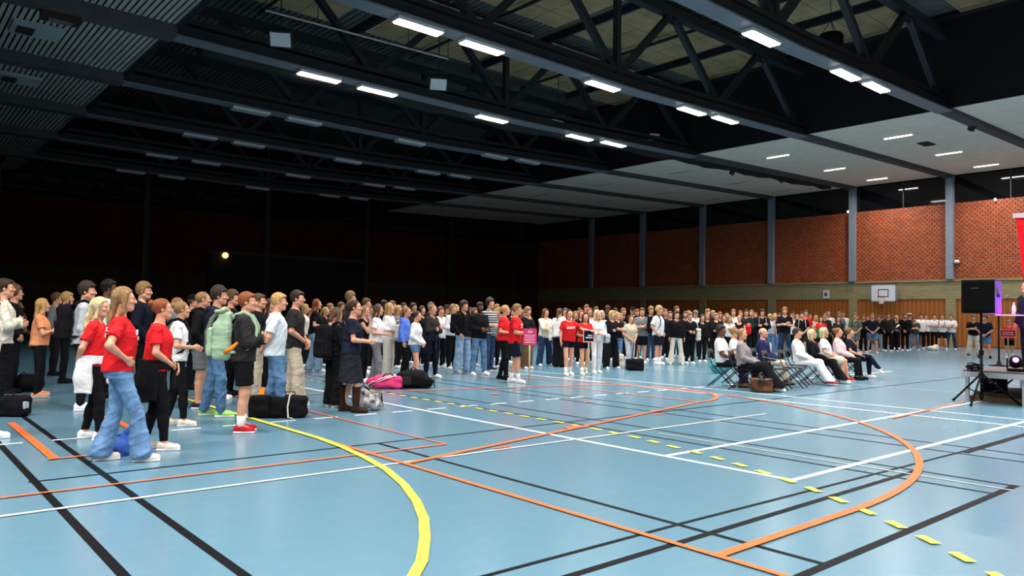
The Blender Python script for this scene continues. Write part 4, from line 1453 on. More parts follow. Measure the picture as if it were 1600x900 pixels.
# ceiling units over the slatted ceiling
for k, (px, py, lab) in enumerate(((58, 46, 'pale square unit set in the slatted ceiling near the corner'), (30, 122, 'dim square unit set deeper in the slatted ceiling'))):
    p = Vector((3.767, 27.9, 10.4)) if k == 0 else Vector((4.114, 34.334, 10.4))
    t = empty('ceiling_unit', lab, 'ceiling unit', p)
    MB().box(-0.7, 0.7, -0.6, 0.6, -0.10, 0.02).build('plate', noise_mat('unit_grey', 'a2a6aa', rough=0.6), t)
    MB().box(-0.55, -0.1, -0.3, 0.3, -0.16, -0.10).build('vent', noise_mat('unit_dark', '2c2c30', rough=0.6), t)
t = empty('ceiling_projector', 'dark box with frame hung under the slatted ceiling beam', 'projector', (3.953, 25.056, 10.1))
MB().box(-0.5, 0.5, -0.25, 0.25, -0.22, 0.10).build('casing', noise_mat('casing_brown', '3a2a24', rough=0.7), t)
MB().box(-0.3, 0.3, -0.12, 0.12, -0.26, -0.22).build('front', noise_mat('casing_grey', '6a6668', rough=0.6), t)

# ---- basketball board on the brick wall
bp = Vector((52.9, 22.38, 3.522))
t = empty('basketball_board', 'white basketball backboard with ring on the concrete band', 'basketball hoop', (52.9, bp.y, 0))
zc = bp.z
MB().box(0, 0.05, -0.82, 0.82, zc - 0.56, zc + 0.56).build('backboard', noise_mat('board_white', 'e6e6ec', rough=0.4, amount=0.02), t)
mb = MB()
for (a, b, c, d) in ((-0.36, 0.36, 0.22, 0.27), (-0.36, 0.36, -0.26, -0.21), (-0.36, -0.31, -0.26, 0.27), (0.31, 0.36, -0.26, 0.27)):
    mb.box(-0.006, 0, a, b, zc + c, zc + d)
mb.build('target_square', plain('paint_black', '0a0c10'), t)
mb = MB()
for (a, b, c, d) in ((-0.86, 0.86, 0.54, 0.60), (-0.86, 0.86, -0.60, -0.54), (-0.86, -0.80, -0.6, 0.6), (0.80, 0.86, -0.6, 0.6)):
    mb.box(0.0, 0.09, a, b, zc + c, zc + d)
mb.build('frame', M_COLUMN, t)
ring = [(-0.33 + 0.23 * math.cos(a), 0.23 * math.sin(a), zc - 0.30) for a in np.linspace(0, 2 * math.pi, 25)]
MB().tube(ring, 0.018, 6).box(-0.10, 0, -0.06, 0.06, zc - 0.34, zc - 0.28).build('ring', plain('hoop_orange', 'd8602c'), t, True)
mb = MB()
for k in range(12):
    a0 = 2 * math.pi * k / 12
    for s in (0.5, -0.5):
        mb.tube([(-0.33 + 0.23 * math.cos(a0), 0.23 * math.sin(a0), zc - 0.31), (-0.33 + 0.16 * math.cos(a0 + s), 0.16 * math.sin(a0 + s), zc - 0.55), (-0.33 + 0.13 * math.cos(a0), 0.13 * math.sin(a0), zc - 0.74)], 0.012, 4)
mb.build('net', plain('net_white', 'e8e4da', 0.8), t)
MB().bar((0.05, -0.4, zc), (0.75, -0.4, zc), 0.06).bar((0.05, 0.4, zc), (0.75, 0.4, zc), 0.06).build('wall_arm', M_STEEL, t)
o = MB().box(-0.05, 0, -0.22, 0.22, -0.3, 0.3, 0).box(-0.07, -0.05, -0.10, 0.10, -0.12, 0.12, 1).build('wall_box', [M_WHITE, plain('socket_dark', '4a4a48')], None, loc=(X1 - 0.06, Vector((53.64, 26.788, 3.505)).y, Vector((53.64, 26.788, 3.505)).z))
tag(o, 'small pale box fixed to the concrete band beyond the basketball board', 'wall box')
t = empty('wall_lamp', 'small round wall lamp on the brick beside a column', 'lamp', (53.5, 17.981, 5.526))
MB().lathe([(0.10, -0.1), (0.17, -0.05), (0.17, 0.05), (0.10, 0.12)], 12).build('globe', noise_mat('globe_white', 'e8e0d0', rough=0.3), t, True)
MB().box(0.02, 0.22, -0.08, 0.08, -0.08, 0.08).build('bracket', M_STEEL, t)
for (c, lab) in (((53.5, 25.104, 9.46), 'small bright lamp on top of the brick by the second lit column'), ((53.5, 15.771, 9.343), 'small bright lamp on top of the brick near the banner')):
    t = empty('wall_lamp', lab, 'lamp', c)
    MB().lathe([(0.04, -0.06), (0.07, -0.02), (0.07, 0.05), (0.03, 0.08)], 10).build('globe', emit_mat('tiny_lamp', 'fff2d8', 8), t, True)
    MB().box(0.0, 0.2, -0.03, 0.03, -0.03, 0.03).build('bracket', M_STEEL, t)
# the lamp shining in the dark end
lp = Vector((20.657, 57.9, 5.788))
t = empty('wall_spotlight', 'round golden lamp shining above the heads in the dark end', 'lamp', lp)
MB().lathe([(0.14, -0.10), (0.22, -0.06), (0.22, 0.06), (0.14, 0.10)], 16).build('glass', emit_mat('gold_lamp', 'ffc870', 3), t, True, rot=(R(90), 0, 0))
MB().box(-0.36, 0.36, 0.08, 0.30, -0.05, 0.05).build('bracket', M_STEEL, t)

# ================================================================== STAGE
M_ALU = noise_mat('aluminium', 'b9bcc0', rough=0.35, scale=4, amount=0.08, metal=0.6)
M_BLK = noise_mat('matt_black', '060607', rough=0.7, scale=8, amount=0.1, spec=0.15)
SX, SY, SZ = 16.05, 5.30, 0.62
t = empty('stage_platform', 'low portable stage platform with dark deck and aluminium legs', 'stage', (SX, SY, 0))
MB().box(0, 4.2, -5.5, 0, SZ - 0.03, SZ).build('deck', noise_mat('stage_deck', '574b4c', rough=0.6, scale=5, amount=0.15), t)
MB().box(-0.02, 4.22, -5.52, 0.02, SZ - 0.13, SZ - 0.03).build('edge_frame', M_ALU, t)
for (lx, ly) in ((0.06, -0.06), (3.4, -0.06), (1.7, -0.06), (0.06, -1.0), (0.06, -2.0), (3.4, -2.0)):
    MB().box(lx - 0.03, lx + 0.03, ly - 0.03, ly + 0.03, 0, SZ - 0.13).build('leg', M_ALU, t)
for (a, b) in (((3.4, -0.06, 0.45), (1.8, -0.06, 0.12)), ((3.4, -0.06, 0.45), (4.2, -0.06, 0.35))):
    MB().tube([a, b], 0.02, 6).build('brace', M_BLK, t)
o = bevelled(MB().box(-0.13, 0.13, -0.22, 0.22, 0, 0.46).build('case_body', M_BLK, None), 0.02)
t = empty('flight_case', 'black equipment case standing under the stage edge', 'case', (16.882, 5.023) + (0.0,), R(10))
o.parent = t
MB().tube([(-0.14, -0.06, 0.36), (-0.17, -0.06, 0.36), (-0.17, 0.06, 0.36), (-0.14, 0.06, 0.36)], 0.008, 6).build('handle', M_ALU, t)
o = MB().box(-1.1, 1.1, -0.6, 0.6, 0, 0.10).box(-0.9, 1.0, -0.5, 0.55, 0.10, 0.16).build('wooden_board', noise_mat('brown_board', '5d4630', rough=0.7, scale=3, amount=0.3), None, loc=(17.6, 4.841) + (0.0,), rot=(0, 0, R(5)))
tag(o, 'brown boards stacked on the floor under the stage', 'board')
# loudspeaker on tripod
tp = Vector((15.681, 4.866) + (0.0,))
t = empty('speaker_stand', 'black tripod stand carrying the loudspeaker in front of the stage', 'stand', tp)
MB().tube([(0, 0, 0.10), (0, 0, 1.0)], 0.026, 10).tube([(0, 0, 0.95), (0, 0, 1.72)], 0.019, 10).build('pole', M_BLK, t, True)
for (ra, za, zb_) in ((0.045, 0.50, 0.60), (0.04, 0.93, 1.02), (0.04, 0.14, 0.22)):
    MB().lathe([(ra, za), (ra, zb_)], 12).build('collar', M_BLK, t)
MB().tube([(0.04, 0, 0.97), (0.10, 0, 0.97)], 0.014, 8).build('knob', M_BLK, t)
for k, tgt in enumerate(((16.121, 5.499), (15.306, 4.924), (16.302, 4.403))):
    e = Vector(tgt + (0.0,)) - tp
    e = e.normalized() * min(e.length, 0.75)
    l = MB().tube([(e.x * 0.05, e.y * 0.05, 0.56), (e.x, e.y, 0.02)], 0.018, 8).build('leg', M_BLK, t, True)
    MB().tube([(e.x * 0.96, e.y * 0.96, 0.045), (e.x * 1.02, e.y * 1.02, 0.012)], 0.024, 8).build('rubber_foot', M_BLK, l)
    MB().tube([(e.x * 0.5, e.y * 0.5, 0.30), (0, 0, 0.18)], 0.010, 6).build('brace', M_BLK, t)
hd = math.atan2(tp.y, tp.x)
t = empty('loudspeaker', 'big black box loudspeaker on the tripod, its flank lit purple', 'loudspeaker', (tp.x, tp.y, 1.70), hd - R(90) - R(14))
bevelled(MB().box(-0.27, 0.27, -0.22, 0.26, 0, 0.62).build('cabinet', M_BLK, t), 0.015)
bevelled(MB().box(-0.25, 0.25, -0.235, -0.215, 0.03, 0.59).build('grille', noise_mat('speaker_grille', '050506', rough=0.8, scale=200, amount=0.4, spec=0.1), t), 0.01)
MB().box(-0.10, 0.02, -0.242, -0.234, 0.45, 0.47).build('badge', noise_mat('badge_grey', '3a3a3c', rough=0.4), t)
MB().box(0.268, 0.274, -0.20, 0.24, 0.02, 0.60).build('light_catch_panel', noise_mat('light_catch_panel', '66636c', rough=0.6), t)  # paler sheet added on the black flank so the purple beam shows
MB().box(0.272, 0.286, -0.08, 0.08, 0.30, 0.36).build('handle', M_BLK, t)
# lectern: stand with tray, microphone
lb = Vector((18.216, 5.321, 0.62))
t = empty('lectern_stand', 'black pole stand with small tray holding two bottles, on the stage', 'lectern', (lb.x, lb.y, SZ))
MB().lathe([(0.20, 0.0), (0.20, 0.015), (0.06, 0.03), (0.025, 0.12)], 18).build('base', M_BLK, t, True)
MB().tube([(0, 0, 0.08), (0, 0, 1.06)], 0.017, 10).build('pole', M_BLK, t, True)
hv = Vector((lb.y, -lb.x, 0)).normalized()
MB().bar((hv.x * -0.06, hv.y * -0.06, 1.08), (hv.x * 0.52, hv.y * 0.52, 1.08), 0.32, 0.025).build('tray', noise_mat('tray_grey', 'a8a4a4', rough=0.4), t)
MB().tube([(0, 0, 1.06), (hv.x * 0.02, hv.y * 0.02, 1.25), (hv.x * 0.03, hv.y * 0.03, 1.38), (hv.x * 0.12, hv.y * 0.12, 1.46)], 0.008, 8).build('gooseneck', M_BLK, t, True)
MB().tube([(hv.x * 0.06, hv.y * 0.06, 1.42), (hv.x * 0.19, hv.y * 0.19, 1.49)], [0.014, 0.026], 10).build('microphone', noise_mat('mic_grey', '55565a', rough=0.4), t, True)
bot_m = noise_mat('bottle_clear', 'e6dcee', rough=0.15, amount=0.03, spec=0.6)
for k in range(2):
    p = (lb.x + hv.x * (0.27 + 0.11 * k), lb.y + hv.y * (0.27 + 0.11 * k), SZ + 1.093)
    t = empty('water_bottle', 'clear water bottle on the lectern tray, %s' % ('nearer the microphone' if k == 0 else 'nearer the speaker in dark clothes'), 'bottle', p, 0, 'bottles on the lectern tray')
    MB().lathe([(0.034, 0), (0.038, 0.01), (0.038, 0.15), (0.030, 0.185), (0.015, 0.215), (0.015, 0.235)], 14).build('bottle_body', bot_m, t, True)
    MB().lathe([(0.018, 0.232), (0.018, 0.255)], 12).build('bottle_cap', M_WHITE, t, True)
    MB().lathe([(0.0388, 0.06), (0.0388, 0.12)], 14).build('bottle_label', cloth('rose'), t, True)
# purple stage lamp on the deck
sp = (18.347, 4.818)
pl = Vector((16.425, 4.525, 0.62))
t = empty('stage_lamp', 'purple stage lamp glowing on the deck at the speaker\'s feet', 'stage lamp', (pl.x, pl.y, SZ), hd - R(90), None, 0.85)
MB().box(-0.16, 0.16, -0.12, 0.12, 0, 0.06).build('base', M_BLK, t)
MB().box(-0.17, -0.14, -0.05, 0.05, 0.05, 0.28).box(0.14, 0.17, -0.05, 0.05, 0.05, 0.28).build('yoke', M_BLK, t)
MB().lathe([(0.09, -0.13), (0.125, -0.10), (0.125, 0.06), (0.10, 0.11)], 16, (0, 0, 0)).build('lamp_head', M_BLK, t, True, loc=(0, 0, 0.22), rot=(R(70), 0, 0))
MB().lathe([(0.060, 0.11), (0.060, 0.118)], 16).build('lens', emit_mat('lens_purple', 'd040ff', 2.2), t, True, loc=(0, 0, 0.22), rot=(R(70), 0, 0))
for (aim, en, colr, size) in ((Vector((tp.x, tp.y, 2.02)) + Vector((math.sin(hd), -math.cos(hd), 0)) * 0.26, 3200, (0.36, 0.02, 1.0), 34), (Vector(sp) .to_3d() + Vector((0, 0, SZ + 1.65)), 320, (1.0, 0.22, 0.75), 46)):
    ld = bpy.data.lights.new('stage_beam', 'SPOT')
    ld.energy, ld.color, ld.spot_size, ld.spot_blend, ld.shadow_soft_size = en, colr, R(size), 0.5, 0.06
    lo_ = bpy.data.objects.new('stage_beam', ld)
    COL.objects.link(lo_)
    lo_.parent = t
    q = Matrix.Rotation(t.rotation_euler.z, 4, 'Z').inverted()
    lo_.location = (0, 0, 0.40)
    lo_.rotation_euler = (q @ (aim - Vector((pl.x, pl.y, SZ + 0.40)))).to_track_quat('-Z', 'Y').to_euler()
# cable heap on the deck corner
cb = Vector((15.742, 5.169, 0.62))
mb = MB()
rs = random.Random(5)
for k in range(9):
    a0 = rs.uniform(0, 6.28); rr_ = rs.uniform(0.06, 0.16)
    pts = [(rr_ * math.cos(a0 + a) + rs.uniform(-0.02, 0.02), rr_ * 1.1 * math.sin(a0 + a), 0.02 + 0.016 * k + 0.03 * math.sin(a * 1.5 + k)) for a in np.linspace(0, 5.6, 14)]
    mb.tube(pts, 0.014, 6)
o = mb.build('cable_coil', M_BLK, None, True, loc=(cb.x + 0.13, cb.y - 0.13, SZ), scale=0.8)
tag(o, 'heap of black coiled cable on the stage corner', 'cable')
# red banner with pale top rail
bt = Vector((19.185, 5.297, 3.917))
t = empty('red_banner', 'red cloth banner hanging from a pale top rail behind the stage', 'banner', (bt.x, bt.y, 0), hd - R(90))
MB().bar((-0.02, 0, bt.z), (1.7, 0, bt.z), 0.05, 0.10).build('top_rail', M_WHITE, t)
mb = MB()
n, v, f = 16, [], []
for i in range(n + 1):
    q = i / n
    left = 0.03 + 0.24 * q ** 0.75
    for j in range(9):
        u = j / 8
        xx = left + (1.66 - left) * u
        yy = 0.03 * math.sin(u * 9 + q * 2)
        v.append((xx, yy, bt.z - 0.06 - 3.1 * q))
for i in range(n):
    for j in range(8):
        a = i * 9 + j
        f.append((a, a + 1, a + 10, a + 9))
o = mb.add(v, f).build('banner_cloth', cloth('red'), t, True)
md = o.modifiers.new('thick', 'SOLIDIFY'); md.thickness = 0.006
MB().tube([(0.9, 0.08, SZ), (0.9, 0.08, bt.z)], 0.02, 8).build('pole', M_BLK, t)
MB().box(0.6, 1.2, -0.1, 0.25, SZ, SZ + 0.04).build('foot_plate', M_BLK, t)

# ================================================================== PEOPLE
PEOPLE = [
    (1.917, 8.195, -1.789, 1.714, 7.5, 'f', 'ln', 'l', 'f', 'tee', 'red', 'fl', 'mdenim', 'cream', 'hip', 'step2', 'text', 'the flared jeans', 'person in red T-shirt and flared blue jeans, hand on hip, long fair hair'),
    (2.4, 8.662, -1.901, 1.622, 8.1, 'f', 'bn', 'r', 'f', 'tee', 'red', 'lg', 'blk', 'cream', 'clasp', 'step', 'tied:blk', 'the auburn bun', 'person with auburn bun, red T-shirt and black jacket tied round the hips'),
    (1.044, 10.509, -1.691, 1.721, 8.6, 'm', 'sh', 'b', 'f', 'hd', 'cream', 'sl', 'blk', 'white', 'sides', 'step', '-', '-', 'person in cream hoodie and black trousers, mostly outside the frame, white shoe showing'),
    (2.018, 9.725, -2.025, 1.625, 8.7, 'f', 'wv', 'w', 'f', 'tee', 'red', 'lg', 'blk', 'white', 'back', 'step', 'tied:white', 'the white waist jumper', 'wavy pale blond person in red T-shirt with white jumper tied round the waist'),
    (3.6, 9.314, -2.05, 1.732, 9.4, 'm', 'sh', 'r', 'f', 'hd', 'char', 'so', 'blk', 'redsh', 'cross', 'stand', 'socks', 'the black shorts', 'ginger person in dark sweatshirt, black shorts and red trainers wearing green backpack'),
    (3.097, 10.296, -1.865, 1.618, 9.8, 'f', 'bn', 'l', 'f', 'tee', 'white', 'lg', 'blk', 'cream', 'belly', 'step', '-', 'the white tee girl', 'person in white T-shirt and black leggings with dark bag strap over shoulder'),
    (3.795, 10.924, -1.943, 1.84, 10.8, 'm', 'qf', 'd', 'f', 'hd', 'navy', 'jn', 'denim', 'green', 'pocket', 'step', '-', 'the navy hoodie', 'dark haired person in navy hoodie and blue jeans with lime green trainers'),
    (4.467, 10.398, -2.012, 1.764, 10.8, 'm', 'sh', 'y', 'f', 'tee', 'pale', 'jn', 'denim', 'white', 'back', 'step', 'swoosh', 'the pale blue shirt', 'blond person in pale blue loose T-shirt and blue jeans with white trainers'),
    (1.504, 13.26, -1.67, 1.908, 11.0, 'm', 'sh', 'd', 'f', 'hd', 'cream', 'sl', 'blk', 'blk', 'cross', 'stand', '-', 'the cream fleece', 'dark haired person in cream fleece with folded arms behind the black holdall'),
    (2.46, 12.637, -1.776, 1.887, 11.2, 'm', 'qf', 'd', 'f', 'ls', 'lgrey', 'sl', 'blk', 'white', 'sides', 'stand', '-', 'the pale grey sweatshirt', 'dark haired person in pale grey sweatshirt wearing a black backpack'),
    (5.636, 10.297, -2.156, 1.703, 11.5, 'f', 'pt', 'd', 'f', 'tee', 'navy', 'sk', 'skirt', 'boot', 'hold', 'step', '-', 'the brown boots', 'dark ponytailed person in navy T-shirt and skirt with tall brown boots'),
    (3.928, 11.954, -1.969, 1.794, 11.6, 'm', 'bz', 'l', 'f', 'hd', 'blk', 'so', 'grey', 'char', 'pocket', 'stand', '-', 'the grey shorts', 'fair buzz cut person in black jacket and grey shorts wearing black backpack'),
    (5.707, 10.993, -1.415, 1.575, 12.0, 'f', 'bb', 'b', 'f', 'ls', 'blk', 'wd', 'blk', 'white', 'belly', 'stand', '-', 'the large black pack', 'brown haired person with lowered head wearing a large black backpack'),
    (3.41, 13.269, -1.878, 1.931, 12.3, 'm', 'qf', 'l', 'f', 'hd', 'blknavy', 'sl', 'blk', 'blk', 'pocket', 'stand', '-', '-', 'tall person with swept light brown hair in dark navy jacket behind the auburn bun'),
    (5.317, 11.642, -2.156, 1.848, 12.3, 'm', 'sh', 'd', 'f', 'tee', 'char', 'wd', 'beige', 'beige', 'clasp', 'step', '-', 'the charcoal tee', 'dark haired person in charcoal T-shirt and loose beige trousers'),
    (4.956, 12.289, -2.148, 1.791, 12.5, 'm', 'sh', 'b', 'f', 'hd', 'blk', 'sl', 'beige', 'white', 'cross', 'stand', '-', '-', 'brown haired person with white collar peeking past the ginger head with folded arms'),
    (2.24, 14.877, -1.833, 1.656, 12.7, 'f', 'ln', 'y', 'f', 'tee', 'peach', 'sl', 'blk', 'peach', 'cross', 'apart', '-', 'the peach tee', 'long blond haired person in peach T-shirt and black trousers with folded arms'),
    (3.099, 14.228, -1.936, 1.993, 12.8, 'm', 'sh', 'k', 'n', 'ls', 'white', 'sl', 'blk', 'blk', 'sides', 'stand', '-', '-', 'dark skinned person with black hair and white collar behind the long blond hair'),
    (4.632, 12.929, -2.111, 1.58, 12.8, 'f', 'bn', 'r', 'f', 'ls', 'cream', 'sl', 'blk', 'white', 'belly', 'stand', '-', '-', 'shorter pale face low between the navy hoodie and the green backpack'),
    (1.948, 15.769, -1.688, 1.88, 13.2, 'm', 'cu', 'b', 'f', 'hd', 'blk', 'sl', 'blk', 'blk', 'pocket', 'stand', 'glasses', '-', 'curly brown haired person with glasses tucked behind the cream fleece'),
    (4.93, 13.443, -2.273, 1.86, 13.4, 'm', 'qf', 'b', 'f', 'hd', 'blk', 'sl', 'blk', 'blk', 'sides', 'stand', '-', '-', 'brown fringed person in black behind the navy hoodie'),
    (4.208, 14.135, -1.95, 1.73, 13.5, 'm', 'bz', 'l', 'f', 'hd', 'grey', 'sl', 'blk', 'blk', 'sides', 'stand', '-', '-', 'fair cropped head just above the bun of the person in white T-shirt'),
    (5.465, 13.112, -1.982, 1.724, 13.5, 'f', 'ln', 'd', 'f', 'tee', 'blk', 'sl', 'blk', 'blk', 'sides', 'stand', '-', '-', 'dark long hair showing behind the neck of the pale blue shirt'),
    (2.074, 16.467, -1.785, 1.626, 13.8, 'f', 'bn', 'k', 'n', 'tee', 'navy', 'sl', 'blk', 'blk', 'chin', 'stand', '-', '-', 'dark skinned person in navy top with hands raised near the chin'),
    (4.721, 14.876, -2.104, 1.799, 14.3, 'm', 'cp', 'k', 'f', 'hd', 'blk', 'sl', 'blk', 'blk', 'sides', 'stand', '-', '-', 'person in dark cap behind the fair buzz cut with black backpack'),
    (3.036, 17.365, -1.738, 1.824, 15.1, 'm', 'sh', 'y', 'f', 'hd', 'char', 'sl', 'blk', 'blk', 'pocket', 'stand', '-', '-', 'short blond person in charcoal hoodie between the peach tee and the grey sweatshirt'),
    (2.13, 18.211, -1.651, 2.03, 15.2, 'm', 'qf', 'l', 'f', 'hd', 'char', 'sl', 'blk', 'blk', 'sides', 'stand', '-', '-', 'tall fair haired head showing above the dark haired person in cream fleece'),
    (8.318, 14.13, -2.346, 1.698, 16.1, 'f', 'ln', 'b', 'f', 'tee', 'white', 'jn', 'grey', 'white', 'belly', 'step', '-', 'the grey ripped jeans', 'long brown haired person in white T-shirt and faded grey jeans'),
    (8.257, 14.571, -2.467, 1.669, 16.4, 'f', 'pt', 'l', 'f', 'tk', 'blk', 'sl', 'blk', 'white', 'chin', 'stand', '-', '-', 'person in black vest with bag strap beside the navy skirt'),
    (9.29, 14.088, -2.512, 1.577, 16.7, 'f', 'pt', 'd', 'f', 'ls', 'white', 'ms', 'denim', 'white', 'clasp', 'step', '-', 'the denim shorts girl', 'dark haired person in white long sleeved top and denim shorts'),
    (3.191, 19.395, -1.872, 1.84, 16.8, 'm', 'sh', 'b', 'f', 'hd', 'grey', 'sl', 'blk', 'blk', 'pocket', 'stand', '-', '-', 'brown haired person half hidden behind the short blond head in charcoal hoodie'),
    (11.155, 12.832, -2.5, 1.763, 17.0, 'm', 'sh', 'l', 'f', 'tee', 'red', 'so', 'navy', 'white', 'hold', 'step', 'socks,text', 'the navy shorts', 'short haired person in red T-shirt and navy shorts holding pink placard'),
    (9.623, 15.029, -2.519, 1.668, 17.7, 'f', 'pt', 'l', 'f', 'hd', 'blue', 'sl', 'blk', 'blk', 'sides', 'step', 'glasses', 'the blue jumper', 'person with glasses and fair ponytail in bright blue jumper and black trousers'),
    (9.429, 15.454, -2.531, 1.755, 17.9, 'f', 'ln', 'y', 'f', 'sh', 'white', 'wd', 'cream', 'white', 'belly', 'stand', '-', 'the cream bundle', 'long blond person in white shirt carrying a cream bundle'),
    (11.459, 13.599, -2.575, 1.755, 17.8, 'f', 'pt', 'y', 'f', 'tee', 'red', 'sl', 'blk', 'blk', 'belly', 'step', '-', 'the red ponytail', 'blond ponytailed person in red T-shirt and black trousers, turned sideways'),
    (10.163, 14.726, -2.853, 1.741, 17.8, 'f', 'bn', 'l', 'f', 'hd', 'char', 'sl', 'blknavy', 'white', 'cross', 'apart', 'tied:navy', 'the black tracksuit', 'fair haired person in black hoodie with navy jacket draped over folded arms'),
    (9.009, 16.621, -2.233, 2.015, 18.5, 'm', 'qf', 'l', 'f', 'tee', 'char', 'sl', 'blk', 'white', 'sides', 'stand', '-', '-', 'tall tousled light brown head rising above the dark ponytail'),
    (9.45, 16.612, -2.302, 1.869, 18.7, 'm', 'sh', 'b', 'f', 'tee', 'grey', 'sl', 'blk', 'white', 'sides', 'stand', '-', '-', 'brown haired person standing behind the face of the navy skirt wearer'),
    (11.737, 14.908, 3.11, 1.826, 18.9, 'm', 'sh', 'k', 'n', 'hd', 'blk', 'jn', 'denim', 'white', 'belly', 'apart', 'beard', 'the bearded person', 'bearded dark skinned person in black jacket over white hem and jeans'),
    (8.645, 17.723, -2.049, 1.837, 19.1, 'f', 'ln', 'r', 'f', 'tee', 'blk', 'wd', 'ldenim', 'white', 'belly', 'step', '-', 'the wide pale jeans', 'auburn long haired person in black T-shirt and wide pale jeans'),
    (13.803, 13.776, 2.762, 1.691, 19.4, 'f', 'pt', 'd', 'f', 'tee', 'red', 'ms', 'blk', 'white', 'reach', 'step', 'socks,band', 'the red pair', 'dark haired person in red T-shirt with white lettering and bare legs'),
    (14.256, 13.637, 2.748, 1.617, 19.6, 'f', 'ln', 'd', 'f', 'tee', 'red', 'ms', 'blk', 'cream', 'hold', 'step', 'socks', 'the dark placard', 'dark haired person in red T-shirt and black shorts holding dark placard'),
    (11.871, 15.759, -2.996, 1.865, 19.7, 'm', 'qf', 'd', 'f', 'hd', 'blk', 'wd', 'ldenim', 'beige', 'pocket', 'apart', '-', 'the pale baggy jeans', 'dark wavy haired person in black zip top and baggy pale jeans'),
    (10.286, 17.842, -2.483, 1.71, 20.2, 'm', 'sh', 'd', 'f', 'tee', 'blk', 'sl', 'blk', 'white', 'sides', 'stand', '-', '-', 'dark head between the black vest and the white cropped tee'),
    (14.958, 13.856, 2.688, 1.695, 20.2, 'f', 'ln', 'w', 'f', 'hd', 'white', 'sl', 'white', 'white', 'belly', 'step', '-', 'the white hoodie', 'platinum blond person in white hoodie and white trousers with grey shoulder bag'),
    (12.913, 15.95, -2.893, 1.962, 20.5, 'm', 'cu', 'd', 'f', 'tee', 'stripe', 'jn', 'ddenim', 'char', 'belly', 'stand', '-', 'the striped tee', 'tall dark haired person in black and white striped T-shirt'),
    (9.074, 19.259, -2.205, 1.718, 20.5, 'f', 'bb', 'y', 'f', 'ls', 'cream', 'sl', 'blk', 'white', 'sides', 'stand', '-', '-', 'blond head between the charcoal tee and the auburn long hair'),
    (12.281, 16.803, -2.92, 1.79, 20.7, 'f', 'bb', 'l', 'f', 'ls', 'white', 'sl', 'blk', 'white', 'belly', 'stand', '-', '-', 'fair haired person in white top behind the pale baggy jeans'),
    (11.207, 17.895, -2.607, 1.731, 20.9, 'f', 'ln', 'y', 'f', 'tee', 'grey', 'sl', 'blk', 'white', 'sides', 'stand', '-', '-', 'blond hair between the white shirt and the blue jumper'),
    (9.781, 19.453, -2.505, 1.662, 21.1, 'f', 'pt', 'y', 'f', 'tee', 'blk', 'sl', 'blk', 'white', 'belly', 'stand', '-', '-', 'golden blond ponytail behind the large black pack'),
    (12.259, 17.354, -3.038, 1.718, 21.1, 'm', 'sh', 'b', 'f', 'tee', 'white', 'sl', 'blk', 'white', 'sides', 'stand', '-', '-', 'brown haired face close behind the shoulder of the black hoodie'),
    (10.254, 19.445, -2.201, 1.8, 21.4, 'm', 'sh', 'b', 'f', 'tee', 'grey', 'sl', 'blk', 'white', 'sides', 'stand', '-', '-', 'brown head behind the large black pack and the dark ponytail'),
    (14.347, 16.0, -3.081, 1.746, 21.5, 'm', 'qf', 'l', 'f', 'hd', 'blk', 'wd', 'brown', 'white', 'chin', 'stand', '-', 'the brown trousers', 'person in black jacket and brown trousers with hand on chin'),
    (11.232, 18.723, -2.687, 1.877, 21.5, 'm', 'sh', 'k', 'n', 'tee', 'blk', 'sl', 'blk', 'white', 'sides', 'stand', '-', '-', 'small dark head above the long brown hair and white tee'),
    (13.674, 16.626, 3.126, 1.675, 21.5, 'f', 'bb', 'l', 'f', 'ls', 'grey', 'sl', 'blk', 'white', 'sides', 'stand', '-', '-', 'light brown head tucked beside the striped shoulder'),
    (9.746, 20.348, -2.236, 1.622, 21.8, 'f', 'pt', 'l', 'f', 'tee', 'red', 'sl', 'blk', 'white', 'sides', 'stand', '-', '-', 'person with red top glimpsed behind the charcoal tee'),
    (12.218, 18.226, -2.875, 1.734, 21.8, 'f', 'bb', 'd', 'f', 'tee', 'blk', 'sl', 'blk', 'white', 'sides', 'stand', '-', '-', 'dark bobbed face between the cream top and the black tracksuit'),
    (12.872, 17.896, -2.921, 1.786, 21.9, 'm', 'cp', 'char', 'f', 'hd', 'olive', 'sl', 'blk', 'white', 'sides', 'stand', '-', '-', 'person in grey cap and patterned olive top behind the black hoodie'),
    (14.591, 16.441, -2.922, 1.675, 22.0, 'f', 'ln', 'l', 'f', 'tee', 'blk', 'jn', 'ldenim', 'white', 'belly', 'stand', '-', '-', 'fair haired face over the shoulder of the red shirt and navy shorts'),
    (16.631, 14.818, 2.942, 1.701, 22.1, 'f', 'bb', 'y', 'f', 'ls', 'blk', 'wd', 'blk', 'white', 'cross', 'apart', '-', 'the wide black trousers', 'blond bobbed person in black top and wide black trousers with folded arms'),
    (13.605, 17.527, -3.046, 1.708, 22.1, 'f', 'bb', 'b', 'f', 'tee', 'grey', 'sl', 'blk', 'white', 'sides', 'stand', '-', '-', "small brown haired face beside the bearded person's cheek"),
    (11.866, 19.304, -2.573, 1.878, 22.4, 'm', 'sh', 'b', 'f', 'tee', 'navy', 'sl', 'blk', 'white', 'sides', 'stand', '-', '-', 'brown crown of hair above the blond in white shirt'),
    (10.502, 20.597, -2.428, 1.77, 22.5, 'm', 'sh', 'l', 'f', 'tee', 'blk', 'sl', 'blk', 'white', 'sides', 'stand', '-', '-', 'light brown head over the golden ponytail'),
    (17.362, 14.729, 2.763, 1.58, 22.5, 'f', 'bn', 'd', 'f', 'tee', 'beige', 'jn', 'lgrey', 'white', 'clasp', 'step', '-', 'the beige tee', 'dark haired person in beige T-shirt and pale grey jeans above black holdall'),
